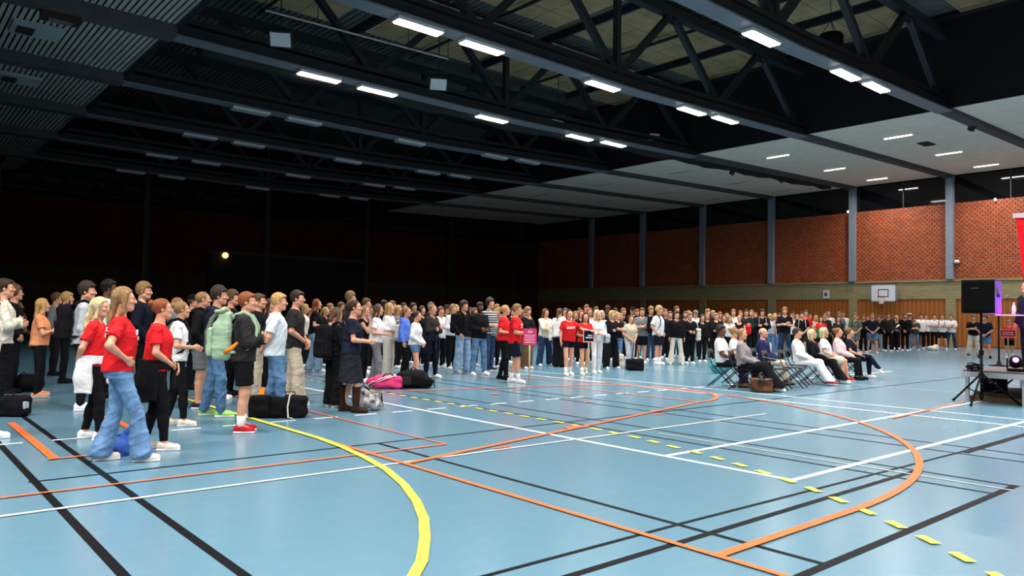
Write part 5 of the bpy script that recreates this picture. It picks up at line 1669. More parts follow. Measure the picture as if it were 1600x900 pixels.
    (15.762, 16.138, -1.239, 1.755, 22.5, 'f', 'pt', 'b', 'f', 'tee', 'white', 'wd', 'blk', 'blk', 'sides', 'stand', '-', 'the white tote', 'brown haired person in white top seen from behind with white tote bag'),
    (12.917, 18.786, -2.904, 1.864, 22.7, 'm', 'sh', 'b', 'f', 'tee', 'blk', 'sl', 'blk', 'white', 'sides', 'stand', '-', '-', 'brown hair just above the fair haired person in black hoodie'),
    (12.587, 19.264, -2.812, 1.838, 22.8, 'm', 'sh', 'd', 'f', 'tee', 'char', 'sl', 'blk', 'white', 'sides', 'stand', '-', '-', 'dark haired person in the back row above the cream jumper'),
    (13.604, 18.447, 3.131, 1.802, 22.8, 'f', 'ln', 'y', 'f', 'tee', 'grey', 'sl', 'blk', 'white', 'sides', 'stand', '-', '-', 'blond face between the grey cap and the dark wavy hair'),
    (14.014, 18.245, -3.039, 1.733, 23.0, 'f', 'ln', 'd', 'f', 'tee', 'blk', 'sl', 'blk', 'white', 'sides', 'stand', '-', '-', 'dark haired face between the baggy jeans and the bearded person'),
    (15.758, 16.75, 2.91, 1.733, 23.0, 'f', 'ln', 'b', 'f', 'sh', 'cream', 'wd', 'ddenim', 'white', 'chin', 'apart', '-', 'the cream blouse', 'long brown haired person in cream blouse and wide dark jeans, hand at chin'),
    (12.536, 19.723, -2.763, 1.837, 23.1, 'm', 'sh', 'd', 'f', 'tee', 'blk', 'sl', 'blk', 'white', 'sides', 'stand', '-', '-', 'distant dark haired face above the blue jumper'),
    (17.401, 15.929, 2.731, 1.708, 23.4, 'f', 'bb', 'w', 'f', 'ls', 'white', 'sl', 'blk', 'white', 'sides', 'stand', '-', '-', 'pale blond face close behind the white hoodie'),
    (18.114, 15.895, 2.802, 1.68, 23.8, 'f', 'pt', 'y', 'f', 'tee', 'blk', 'jn', 'denim', 'white', 'cross', 'stand', '-', 'the blue jeans blond', 'blond person in black top and blue jeans beside a cream tote'),
    (17.237, 16.658, 2.62, 1.721, 23.9, 'f', 'bb', 'r', 'f', 'tee', 'blk', 'sl', 'blk', 'white', 'sides', 'stand', '-', '-', 'auburn hair just above the dark placard holder'),
    (15.615, 18.119, 3.104, 1.745, 23.9, 'm', 'sh', 'd', 'f', 'tee', 'blk', 'sl', 'blk', 'white', 'sides', 'stand', '-', '-', 'dark head between the two red shirts beside the striped tee'),
    (19.645, 15.471, -3.01, 1.896, 24.5, 'm', 'qf', 'y', 'f', 'tee', 'white', 'so', 'blknavy', 'white', 'pocket', 'stand', 'socks', 'the white gym tee', 'fair haired person in white T-shirt and navy shorts with backpack straps'),
    (17.963, 16.981, 2.727, 1.795, 24.6, 'f', 'ln', 'r', 'f', 'tee', 'beige', 'sl', 'blk', 'white', 'sides', 'stand', '-', '-', 'reddish long hair between the dark placard holder and the white hoodie'),
    (20.222, 15.187, 2.421, 1.741, 24.7, 'm', 'qf', 'd', 'f', 'hd', 'blk', 'fl', 'cream', 'cream', 'sides', 'apart', '-', 'the cream trousers', 'dark fringed person in black zip top and cream trousers'),
    (19.644, 16.166, 2.408, 1.831, 25.0, 'm', 'sh', 'b', 'f', 'tee', 'grey', 'so', 'blk', 'white', 'cross', 'stand', '-', 'the black gym shorts', 'brown haired person in grey T-shirt and black gym shorts with folded arms'),
    (20.945, 15.179, 2.533, 1.71, 25.1, 'm', 'qf', 'l', 'f', 'jk', 'blk', 'sl', 'blk', 'white', 'belly', 'stand', '-', 'the black coat', 'person in open black coat with cream shoulder bag'),
    (16.202, 19.632, -3.081, 1.882, 25.4, 'm', 'sh', 'l', 'f', 'tee', 'grey', 'sl', 'blk', 'white', 'sides', 'stand', '-', '-', 'small distant face above the fair hair of the red ponytail wearer'),
    (18.26, 17.917, 2.644, 1.689, 25.5, 'f', 'bb', 'l', 'f', 'tee', 'blk', 'sl', 'blk', 'white', 'sides', 'stand', '-', '-', 'fair face between the two red shirted people with bare legs'),
    (19.493, 16.962, 2.615, 1.651, 25.6, 'f', 'bb', 'l', 'f', 'tee', 'grey', 'sl', 'blk', 'white', 'sides', 'stand', '-', '-', 'fair face squeezed between the blond ponytail and the beige tee'),
    (18.883, 18.002, 2.643, 1.921, 25.9, 'm', 'sh', 'r', 'f', 'tee', 'grey', 'sl', 'blk', 'white', 'sides', 'stand', '-', '-', 'ginger head standing tallest behind the dark placard holder'),
    (18.442, 18.594, 2.74, 1.799, 26.1, 'm', 'sh', 'b', 'f', 'tee', 'white', 'sl', 'blk', 'white', 'sides', 'stand', '-', '-', 'brown head beside the hair of the white tote carrier'),
    (19.597, 17.668, 2.607, 1.892, 26.2, 'm', 'cu', 'd', 'n', 'hd', 'blk', 'sl', 'blk', 'white', 'sides', 'stand', '-', '-', 'big dark curly hair between the white hoodie and the blond bob'),
    (18.989, 18.444, 2.72, 1.811, 26.3, 'm', 'sh', 'd', 'f', 'tee', 'grey', 'sl', 'blk', 'white', 'sides', 'stand', '-', '-', 'dark head peeping between the two bare legged red shirts'),
    (22.281, 15.633, 2.706, 1.66, 26.4, 'f', 'ln', 'd', 'f', 'ls', 'blk', 'sl', 'blk', 'white', 'sides', 'stand', '-', 'the dark hair with roundel', 'long dark haired person in black with pale patch on the shoulder'),
    (21.105, 16.962, 2.486, 1.903, 26.6, 'm', 'qf', 'l', 'f', 'hd', 'navy', 'jn', 'ddenim', 'white', 'pocket', 'stand', '-', '-', 'fair fringed person in navy with black pack behind the white tee'),
    (20.15, 17.802, 2.7, 1.836, 26.6, 'm', 'sh', 'd', 'f', 'hd', 'blk', 'sl', 'blk', 'white', 'sides', 'stand', '-', '-', 'dark head behind the blond bob in black'),
    (23.12, 15.622, 2.419, 1.718, 26.9, 'm', 'sh', 'l', 'f', 'hd', 'blk', 'sl', 'blk', 'white', 'chin', 'stand', '-', 'the chin rubber', 'fair haired person in black with one hand raised to the cheek'),
    (21.068, 17.783, 2.433, 1.9, 27.2, 'm', 'cp', 'blk', 'f', 'tee', 'blk', 'sl', 'blk', 'white', 'sides', 'stand', '-', '-', 'person in dark cap with pale peak behind the beige tee'),
    (22.114, 16.892, 2.333, 1.761, 27.2, 'm', 'sh', 'b', 'f', 'hd', 'blknavy', 'sl', 'blk', 'white', 'sides', 'stand', '-', '-', 'brown haired person between the white gym tee and the cream trousers'),
    (20.069, 18.653, 2.536, 1.878, 27.2, 'm', 'sh', 'b', 'f', 'tee', 'blk', 'sl', 'blk', 'white', 'sides', 'stand', '-', '-', 'small brown head directly above the white hoodie'),
    (22.677, 16.631, 2.337, 1.772, 27.4, 'm', 'sh', 'b', 'f', 'tee', 'blk', 'sl', 'blk', 'white', 'sides', 'stand', 'beard', '-', 'bearded person right behind the cream trousers'),
    (23.969, 15.622, 2.313, 1.637, 27.5, 'f', 'ln', 'l', 'f', 'tk', 'white', 'sl', 'blk', 'white', 'sides', 'stand', '-', 'the white vest', 'fair haired person in white sleeveless top behind the seated pair'),
    (21.138, 18.269, 2.623, 1.853, 27.6, 'm', 'sh', 'l', 'f', 'tee', 'blk', 'sl', 'blk', 'white', 'sides', 'stand', '-', '-', 'fair haired head above the faces by the beige tee'),
    (21.887, 18.257, 2.587, 1.82, 28.1, 'm', 'sh', 'r', 'f', 'tee', 'blk', 'sl', 'blk', 'white', 'sides', 'stand', '-', '-', 'ginger face beside the dark cap'),
    (23.776, 16.969, 2.291, 1.837, 28.3, 'm', 'cp', 'grey', 'f', 'sh', 'white', 'sl', 'blk', 'white', 'sides', 'stand', '-', '-', 'person in grey cap and white shirt behind the black coat'),
    (22.981, 17.765, 2.316, 1.843, 28.4, 'm', 'sh', 'r', 'f', 'hd', 'blk', 'sl', 'blk', 'white', 'sides', 'stand', '-', '-', 'ginger face just behind the white T-shirt with straps'),
    (24.224, 16.765, 2.352, 1.749, 28.5, 'f', 'bb', 'l', 'f', 'tee', 'blk', 'sl', 'blk', 'white', 'sides', 'stand', '-', '-', 'fair bobbed face beside the long dark hair'),
    (24.879, 16.468, 2.35, 1.664, 28.7, 'f', 'bb', 'b', 'f', 'tee', 'blk', 'sl', 'blk', 'white', 'sides', 'stand', '-', '-', 'brown bobbed face between the raised hand and the white vest'),
    (23.96, 17.423, 2.345, 1.813, 28.8, 'm', 'sh', 'l', 'f', 'tee', 'grey', 'sl', 'blk', 'white', 'sides', 'stand', '-', '-', 'fair crown over the open black coat'),
    (25.491, 16.189, 2.203, 1.675, 28.9, 'f', 'bn', 'y', 'f', 'tk', 'blk', 'jn', 'ddenim', 'white', 'cross', 'stand', '-', '-', 'blond person in black vest beside the dark green jacket'),
    (24.162, 18.146, 2.633, 1.989, 29.5, 'm', 'sh', 'b', 'f', 'tee', 'blk', 'sl', 'blk', 'white', 'sides', 'stand', '-', '-', 'brown head above the black zip top and cream trousers'),
    (26.624, 16.59, 2.057, 1.916, 29.9, 'm', 'sh', 'd', 'f', 'hd', 'dgreen', 'sl', 'blk', 'white', 'cross', 'stand', '-', 'the dark green jacket', 'dark haired person in dark green jacket holding a red bag'),
    (25.955, 17.358, 2.298, 1.797, 30.1, 'm', 'sh', 'r', 'f', 'tee', 'blk', 'sl', 'blk', 'white', 'sides', 'stand', '-', '-', 'ginger head behind the raised hand in black'),
    (26.425, 17.342, 2.285, 1.753, 30.4, 'f', 'ln', 'l', 'f', 'tee', 'grey', 'sl', 'blk', 'white', 'sides', 'stand', '-', '-', 'fair long haired face over the white vest'),
    (24.41, 18.997, 2.351, 1.915, 30.3, 'm', 'sh', 'b', 'f', 'hd', 'blk', 'sl', 'blk', 'white', 'sides', 'stand', '-', '-', 'brown head in back row over the white gym tee'),
    (25.873, 17.875, 2.428, 1.896, 30.4, 'm', 'cu', 'l', 'f', 'hd', 'blk', 'sl', 'blk', 'white', 'sides', 'stand', '-', '-', 'fair curly head in the back row behind the long dark hair'),
    (26.347, 17.956, 2.193, 1.852, 30.8, 'm', 'sh', 'y', 'f', 'tee', 'grey', 'sl', 'blk', 'white', 'sides', 'stand', '-', '-', 'blond crown between the curly head and the chin rubber'),
    (27.762, 16.563, 2.249, 1.937, 30.6, 'm', 'qf', 'd', 'f', 'hd', 'blk', 'jn', 'ddenim', 'white', 'cross', 'stand', '-', 'the white pack straps', 'dark haired person in black with white backpack straps and folded arms'),
    (28.749, 16.129, 2.188, 2.03, 30.9, 'm', 'cu', 'l', 'f', 'tee', 'blk', 'jn', 'ddenim', 'white', 'cross', 'apart', 'collar', 'the black polo', 'tall curly fair haired person in black polo and dark jeans with folded arms'),
    (27.436, 17.697, 2.208, 1.926, 31.3, 'm', 'sh', 'l', 'f', 'sh', 'white', 'sl', 'blk', 'white', 'sides', 'stand', '-', '-', 'fair person in white shirt rising behind the white vest'),
    (28.237, 17.872, 2.292, 1.885, 31.9, 'm', 'sh', 'r', 'f', 'tee', 'grey', 'sl', 'blk', 'white', 'sides', 'stand', '-', '-', 'ginger face over the blond in black vest'),
    (28.737, 17.66, 2.296, 1.923, 32.1, 'm', 'sh', 'l', 'f', 'tee', 'blk', 'sl', 'blk', 'white', 'sides', 'stand', '-', '-', 'light haired face next to the dark green jacket'),
    (30.575, 16.349, 2.138, 1.88, 32.3, 'm', 'sh', 'd', 'f', 'tee', 'blk', 'so', 'char', 'white', 'clasp', 'stand', '-', 'the white rucksack straps', 'dark haired person in black T-shirt with white rucksack straps'),
    (29.601, 17.293, 2.295, 1.774, 32.4, 'f', 'bb', 'y', 'f', 'tee', 'lgrey', 'jn', 'denim', 'white', 'sides', 'stand', '-', '-', 'blond head bowed behind the black pack straps'),
    (29.436, 17.901, 2.233, 1.822, 32.7, 'f', 'bb', 'r', 'f', 'tee', 'blk', 'sl', 'blk', 'white', 'sides', 'stand', '-', '-', 'auburn face between the dark green jacket and the white pack straps'),
    (30.386, 17.504, 2.115, 1.812, 33.1, 'f', 'ln', 'y', 'f', 'hd', 'navy', 'jn', 'denim', 'white', 'sides', 'stand', '-', '-', 'blond hair behind the elbow of the black polo'),
    (37.855, 11.595, 1.616, 1.891, 33.4, 'm', 'sh', 'd', 'f', 'tee', 'navy', 'so', 'denim', 'blk', 'clasp', 'apart', '-', '-', 'person in navy T-shirt and denim shorts behind the speaker pole'),
    (32.665, 16.55, 2.029, 1.711, 33.8, 'f', 'ln', 'd', 'f', 'tee', 'red', 'so', 'blk', 'white', 'hold', 'stand', '-', 'the green sign holder', 'dark haired person in red T-shirt holding up a green sign'),
    (39.149, 11.019, 1.817, 1.683, 33.8, 'm', 'sh', 'l', 'f', 'tee', 'red', 'so', 'blk', 'white', 'hold', 'stand', 'socks', 'the red placard holder', 'fair person in red T-shirt holding a red placard near the stage'),
    (31.78, 17.485, 2.098, 1.805, 33.9, 'm', 'sh', 'l', 'f', 'tee', 'white', 'sl', 'blk', 'white', 'sides', 'stand', '-', '-', 'fair face behind the shoulder of the black polo'),
    (32.259, 17.467, 2.181, 1.782, 34.2, 'm', 'sh', 'y', 'f', 'tee', 'blk', 'sl', 'blk', 'white', 'sides', 'stand', '-', '-', 'blond face between the black polo and the white rucksack straps'),
    (33.546, 16.18, 2.14, 1.726, 34.1, 'f', 'ln', 'd', 'f', 'jk', 'char', 'sl', 'blk', 'white', 'sides', 'stand', '-', 'the open grey jacket', 'dark haired person in open grey jacket over white top'),
    (32.684, 17.291, 2.406, 1.996, 34.4, 'm', 'sh', 'b', 'f', 'tee', 'red', 'sl', 'blk', 'white', 'sides', 'stand', '-', '-', 'brown haired person in red T-shirt beside the white rucksack straps'),
    (31.761, 18.072, 2.168, 1.828, 34.4, 'm', 'sh', 'b', 'f', 'tee', 'grey', 'sl', 'blk', 'white', 'sides', 'stand', '-', '-', 'brown head between blond hair and the tall curly head'),
    (33.656, 17.3, 2.086, 1.774, 35.0, 'f', 'ln', 'y', 'f', 'tee', 'beige', 'sl', 'blk', 'white', 'sides', 'stand', '-', '-', 'pale blond head between the red shirt and the green sign holder'),
    (35.765, 16.442, 2.059, 1.903, 35.8, 'm', 'cu', 'l', 'f', 'tee', 'camo', 'so', 'grey', 'white', 'clasp', 'stand', '-', 'the camouflage tee', 'curly person in camouflage T-shirt with dark backpack straps'),
    (40.196, 12.8, 1.877, 1.91, 35.9, 'm', 'sh', 'b', 'f', 'tee', 'blk', 'wd', 'cream', 'brown', 'cross', 'apart', '-', 'the cream chinos', 'brown haired person in black T-shirt and cream trousers behind the loudspeaker'),
    (34.807, 17.444, 2.032, 1.88, 35.9, 'm', 'sh', 'l', 'f', 'hd', 'char', 'sl', 'blk', 'white', 'sides', 'stand', '-', '-', 'tall pale face behind the green sign holder'),
    (33.737, 18.496, 2.028, 1.916, 36.0, 'm', 'sh', 'b', 'f', 'tee', 'grey', 'sl', 'blk', 'white', 'sides', 'stand', '-', '-', 'small brown head farthest back beside the black polo'),
    (36.726, 16.05, 2.063, 1.921, 36.1, 'm', 'sh', 'l', 'f', 'tee', 'navy', 'so', 'denim', 'white', 'clasp', 'apart', '-', 'the navy tee', 'fair person in navy T-shirt and blue denim shorts'),
    (34.686, 18.121, 2.024, 1.81, 36.3, 'm', 'sh', 'l', 'f', 'tee', 'beige', 'sl', 'blk', 'white', 'sides', 'stand', '-', '-', 'fair hair beside the red shoulder in back row'),
    (36.956, 16.582, 2.046, 1.858, 36.6, 'm', 'cu', 'r', 'f', 'hd', 'blk', 'sl', 'blk', 'white', 'pocket', 'stand', '-', '-', 'ginger curly person in black between camouflage and navy tees'),
    (36.425, 18.09, 2.202, 2.027, 37.4, 'm', 'bz', 'l', 'f', 'tee', 'white', 'sl', 'blk', 'white', 'sides', 'stand', '-', '-', 'cropped fair person in white T-shirt behind the green sign holder'),
    (37.061, 17.843, 2.024, 1.975, 37.7, 'm', 'sh', 'l', 'f', 'tee', 'grey', 'sl', 'blk', 'white', 'sides', 'stand', '-', '-', 'fair haired face above the open grey jacket'),
    (38.781, 17.173, 1.924, 1.747, 38.3, 'f', 'bb', 'l', 'f', 'tee', 'grey', 'sl', 'blk', 'white', 'sides', 'stand', '-', '-', 'small face between the ginger curls and the navy tee'),
    (38.078, 18.131, 2.092, 2.03, 38.5, 'm', 'sh', 'b', 'f', 'tee', 'white', 'sl', 'blk', 'white', 'sides', 'stand', '-', '-', 'brown haired person in white T-shirt behind the open grey jacket'),
    (40.039, 16.684, 1.961, 1.999, 38.7, 'm', 'sh', 'd', 'f', 'hd', 'char', 'sl', 'blk', 'white', 'pocket', 'stand', '-', 'the grey shouldered hoodie', 'dark haired person in charcoal hoodie with bent elbow'),
    (38.94, 17.802, 1.929, 1.84, 38.9, 'f', 'ln', 'l', 'f', 'tee', 'blk', 'sl', 'blk', 'white', 'sides', 'stand', '-', '-', 'fair hair beside the curly head in camouflage'),
    (40.543, 16.571, 2.198, 1.775, 39.0, 'm', 'sh', 'd', 'f', 'hd', 'blk', 'sl', 'blk', 'white', 'belly', 'stand', '-', 'the rolled banner', 'dark haired person in black holding a white tube'),
    (40.3, 17.281, 2.048, 1.831, 39.3, 'm', 'sh', 'b', 'f', 'tee', 'blk', 'jn', 'lgrey', 'white', 'sides', 'stand', '-', '-', 'brown haired person in pale jeans behind the navy tee'),
    (41.987, 16.636, 1.934, 1.996, 40.0, 'm', 'sh', 'b', 'f', 'hd', 'blk', 'sl', 'blk', 'white', 'clasp', 'stand', '-', 'the tall black outfit', 'brown haired person all in black beside the white topped cap'),
    (41.402, 17.585, 2.015, 1.773, 40.3, 'm', 'sh', 'd', 'f', 'hd', 'blk', 'sl', 'blk', 'white', 'pocket', 'stand', '-', '-', 'dark haired person in black next to the pale jeans'),
    (43.582, 16.766, 1.947, 1.809, 41.1, 'm', 'sh', 'd', 'f', 'tee', 'olive', 'jn', 'denim', 'white', 'cross', 'apart', '-', 'the olive tee', 'dark haired person in olive T-shirt and blue jeans with folded arms'),
    (44.36, 18.026, 1.979, 1.875, 42.6, 'm', 'sh', 'w', 'f', 'tee', 'grey', 'sl', 'blk', 'white', 'sides', 'stand', '-', '-', 'pale hair behind the white tube holder'),
    (46.559, 16.427, 1.818, 2.03, 42.8, 'm', 'sh', 'b', 'f', 'tee', 'white', 'so', 'blknavy', 'white', 'cross', 'apart', '-', 'the white tee with straps', 'person in white T-shirt with dark straps and navy shorts'),
    (47.214, 16.185, 1.755, 2.006, 43.0, 'm', 'sh', 'b', 'f', 'tee', 'white', 'jn', 'ddenim', 'white', 'cross', 'apart', '-', '-', 'person in white T-shirt and dark jeans at the end of the row'),
    (46.114, 17.391, 2.015, 2.03, 43.2, 'm', 'sh', 'd', 'f', 'tee', 'white', 'sl', 'blk', 'white', 'pocket', 'stand', '-', '-', 'dark haired person in white T-shirt next to the olive tee'),
    (47.106, 17.032, 1.897, 2.03, 43.6, 'm', 'sh', 'd', 'f', 'tee', 'white', 'sl', 'blk', 'white', 'cross', 'stand', '-', 'the plain white tee', 'dark haired person in white T-shirt and black trousers with folded arms'),
    (46.371, 18.123, 2.0, 2.03, 43.9, 'm', 'sc', 'w', 'f', 'tee', 'olive', 'sl', 'blk', 'white', 'sides', 'stand', '-', '-', 'person wearing white topped student style cap'),
    (48.821, 18.12, 1.947, 2.03, 45.5, 'm', 'sh', 'b', 'f', 'tee', 'white', 'sl', 'blk', 'white', 'sides', 'stand', '-', '-', 'brown haired person in white T-shirt, second behind the olive tee'),
]

ROOTS = {}
for row in PEOPLE:
    o = person(*row)
    if row[-2] != '-':
        ROOTS[row[-2]] = (o, row)

# the speaker on the stage
def face(px, py, tx, ty):
    return math.atan2(-(tx - px), ty - py)
person(sp[0], sp[1], face(sp[0], sp[1], 6, 14), 1.80, 15.6, 'm', 'bd', 'g', 'f', 'jk', 'blknavy', 'sl', 'blknavy', 'blk', 'sides', 'stand', 'glasses', '-', 'balding person in dark suit speaking on the stage under the red banner', z=SZ, hyaw=0)

# seated guests, each on a folding chair
chair_meshes = {}
def folding_chair(loc, rz, label):
    t = empty('folding_chair', label, 'chair', loc, rz, 'black folding chairs before the stage')
    if not chair_meshes:
        chair_meshes['seat'] = MB().box(-0.20, 0.20, -0.19, 0.22, 0.435, 0.455).mesh('seat')
        b = MB()
        v, f = [], []
        for i in range(9):
            a = (i / 8 - 0.5)
            for (dz, dy) in ((0.62, 0), (0.83, -0.03)):
                v.append((a * 0.42, -0.26 - 0.05 * (1 - (2 * a) ** 2) + dy, dz))
        for i in range(8):
            f.append((2 * i, 2 * i + 2, 2 * i + 3, 2 * i + 1))
        v += [(x, y - 0.012, z) for x, y, z in v]
        f += [tuple(18 + q for q in reversed(p)) for p in f[:8]]
        f += [(2 * i, 18 + 2 * i, 18 + 2 * i + 2, 2 * i + 2) for i in range(8)] + [(2 * i + 1, 2 * i + 3, 18 + 2 * i + 3, 18 + 2 * i + 1) for i in range(8)]
        chair_meshes['backrest'] = b.add(v, f).mesh('backrest', True)
        for nm, sx in (('l', -1), ('r', 1)):
            chair_meshes['front' + nm] = MB().tube([(sx * 0.215, 0.26, 0.0), (sx * 0.215, -0.20, 0.50), (sx * 0.215, -0.31, 0.84)], 0.012, 8).mesh('leg', True)
            chair_meshes['rear' + nm] = MB().tube([(sx * 0.190, -0.30, 0.0), (sx * 0.190, 0.18, 0.44)], 0.012, 8).mesh('leg', True)
        chair_meshes['bar1'] = MB().tube([(-0.215, 0.15, 0.12), (0.215, 0.15, 0.12)], 0.010, 8).mesh('crossbar', True)
        chair_meshes['bar2'] = MB().tube([(-0.19, -0.20, 0.09), (0.19, -0.20, 0.09)], 0.010, 8).mesh('crossbar', True)
    for k, me in chair_meshes.items():
        nm = 'leg' if k[:4] in ('fron', 'rear') else ('crossbar' if k.startswith('bar') else k)
        link(nm, me, M_CHAIR, t)
    return t
M_CHAIR = noise_mat('chair_black', '19191b', rough=0.45, scale=6, amount=0.1)

SEATED = [
    ((14.734, 9.769), 'm', 'sh', 'k', 'n', 'tee', 'white', 'sl', 'navy', 'brown', 'lap', 'sit', '-', 1.80, 'seated dark skinned person in white T-shirt and navy trousers, hands together', 'the dark skinned seated guest'),
    ((15.758, 10.077), 'f', 'bn', 'l', 'f', 'tee', 'white', 'sl', 'blk', 'white', 'lap', 'sit', '-', 1.74, 'seated fair person in white between the dark skinned guest and grey blazer', 'the fair guest in white'),
    ((14.398, 9.003), 'f', 'bn', 'l', 'f', 'jk', 'blazer', 'sk', 'blk', 'cream', 'lap', 'sitx', '-', 1.72, 'seated person in grey blazer and long black skirt holding paper', 'the grey blazer'),
    ((16.189, 9.574), 'm', 'bd', 'g', 'f', 'jk', 'suit', 'sl', 'beige', 'brown', 'lap', 'sit', 'lapels', 1.74, 'seated balding person in navy suit jacket and beige trousers', 'the navy suit jacket'),
    ((17.002, 9.14), 'm', 'sh', 'd', 'f', 'ls', 'white', 'wd', 'white', 'redsh', 'lap', 'sitx', '-', 1.74, 'seated dark haired person in white jumper, white trousers and red shoes', 'the red shoes'),
    ((17.846, 9.207), 'f', 'bb', 'w', 'f', 'ls', 'blk', 'wd', 'blk', 'cream', 'lap', 'sitx', '-', 1.70, 'seated fair person in black top between white jumper and white blouse', 'the black topped guest'),
    ((18.646, 9.311), 'f', 'bb', 'w', 'f', 'cropped', 'white', 'msk', 'beige', 'redsh', 'lap', 'sit', '-', 1.76, 'seated platinum blond person in white blouse with bare knees', 'the white blouse'),
    ((19.511, 9.359), 'f', 'bn', 'r', 'f', 'sh', 'rose', 'sl', 'blk', 'blk', 'lap', 'sit', '-', 1.76, 'seated auburn person in pale pink blouse with open collar', 'the pale pink blouse'),
    ((20.34, 9.438), 'f', 'bn', 'b', 'f', 'tee', 'blknavy', 'sl', 'navy', 'white', 'lap', 'sitc', 'lanyard', 1.74, 'seated person in dark top with pale lanyard, crossed legs, paper on lap', 'the lanyard'),
]
STG = Vector(sp)
for (p, sex, hs, hc, skn, top, tc, bot, bc, shoe, pose, kind, ex, H, lab, hnd) in SEATED:
    u = Vector(p).normalized()
    r = Vector((u.y, -u.x))
    d = r * math.cos(R(12)) - u * math.sin(R(12))
    rz = math.atan2(-d.x, d.y)
    S = H / 1.75
    o = person(p[0], p[1], rz, H, 17.0, sex, hs, hc, skn, top, tc, bot, bc, shoe, pose, kind, ex, '-', lab, hyaw=0)
    folding_chair((p[0], p[1], 0), rz, 'black folding chair under ' + hnd.replace('the ', 'the seated guest with the ', 1) if 'guest' not in hnd else 'black folding chair under ' + hnd)
for (p, lab) in (((15.221, 8.691), 'empty black folding chair next to the seated grey blazer'), ((15.947, 8.727), 'empty black folding chair behind the seated white jumper')):
    u = Vector(p).normalized()
    r = Vector((u.y, -u.x))
    d = r * math.cos(R(12)) - u * math.sin(R(12))
    folding_chair((p[0], p[1], 0), math.atan2(-d.x, d.y), lab)
# papers on laps
def paper(loc, rz, label, tilt=0.15):
    o = MB().box(-0.105, 0.105, -0.148, 0.148, 0, 0.004).build('paper_sheet', plain('paper', 'f2f2ee', 0.8, amount=0.02), None, loc=loc, rot=(tilt, 0.1, rz))
    return tag(o, label, 'paper')
paper((14.655, 8.558, 0.692), 0.4, 'white paper held on the lap of the grey blazer')
paper((17.681, 8.86, 0.698), 0.6, 'white paper on the lap of the seated black topped guest')
paper((20.196, 8.944, 0.659), 0.6, 'white papers on the crossed legs of the lanyard wearer')

# ================================================================== BAGS AND HELD THINGS
def on_person(key):
    o, row = ROOTS[key]
    return o.location.copy(), o.rotation_euler.z, o.scale[0], row

def strap_meshes(sexw=0.10):
    out = []
    for sx in (-1, 1):
        pts = [(sx * 0.085, -0.175, 1.40), (sx * 0.095, -0.10, 1.475), (sx * 0.105, -0.01, 1.505), (sx * 0.115, 0.08, 1.46), (sx * 0.125, 0.150, 1.33), (sx * 0.14, 0.145, 1.18), (sx * 0.185, 0.05, 1.05), (sx * 0.15, -0.15, 1.00)]
        out.append(MB().tube(pts, 0.022, 8, flat=0.30, up=(1, 0, 0)).mesh('strap', True))
    return out

def bag_sdf(build, lo, hi, h=0.014, rip=0.004, seed=1):
    f = Field(lo, hi, h)
    build(f)
    if rip:
        f.ripple(rip, seed, (24, 24, 16))
    V, Q = f.net()
    return make_mesh('bag', V, Q, 1)

pack_cache = {}
def backpack(key, col, label, size=1.0, strapcol=None):
    loc, rz, S, row = on_person(key)
    t = empty('backpack', label, 'backpack', loc, rz, None, S)
    if 'p' not in pack_cache:
        pack_cache['p'] = bag_sdf(lambda f: (f.rbox((0, -0.235, 1.20), (0.155, 0.085, 0.245), 0.06), f.cone((-0.07, -0.22, 1.43), (0.07, -0.22, 1.43), 0.03, 0.03, 0.02)), (-0.2, -0.36, 0.9), (0.2, -0.10, 1.5))
        pack_cache['q'] = bag_sdf(lambda f: f.rbox((0, -0.325, 1.10), (0.12, 0.035, 0.125), 0.03), (-0.16, -0.40, 0.94), (0.16, -0.26, 1.26))
        pack_cache['s'] = strap_meshes()
    for nm, me in (('bag_body', pack_cache['p']), ('pocket', pack_cache['q'])):
        o = link(nm, me, cloth(col), t)
        if size != 1.0:
            o.scale = (size, 1, size)
            o.location = (0, 0, 1.40 * (1 - size))
    for me in pack_cache['s']:
        link('strap', me, cloth(strapcol or col), t)
    MB().tube([(-0.03, -0.19, 1.44), (-0.03, -0.19, 1.50), (0.03, -0.19, 1.50), (0.03, -0.19, 1.44)], 0.008, 6).build('grab_handle', cloth(strapcol or col), t)
    return t
backpack('the pale grey sweatshirt', 'blk', 'black backpack worn by the person in pale grey sweatshirt')
backpack('the grey shorts', 'blk', 'black backpack worn by the person in grey shorts', 1.1)
backpack('the large black pack', 'blk', 'large black backpack on the brown haired person with lowered head', 1.2)
backpack('the white gym tee', 'blk', 'black backpack on the person in white T-shirt and navy shorts')
backpack('the white pack straps', 'blk', 'backpack with pale straps worn by dark haired person in black', 1.0, 'lgrey')
backpack('the white rucksack straps', 'blk', 'backpack with white straps worn over a black T-shirt by the seated guests', 1.0, 'white')
backpack('the camouflage tee', 'blk', 'dark backpack on the person in camouflage T-shirt')
backpack('the white tee with straps', 'blk', 'dark backpack on the person in white T-shirt and navy shorts by the wall')
backpack('the white tee girl', 'blk', 'dark strapped backpack worn over the white T-shirt and leggings')
backpack('the pale baggy jeans', 'blk', 'black backpack behind the person in baggy pale jeans')

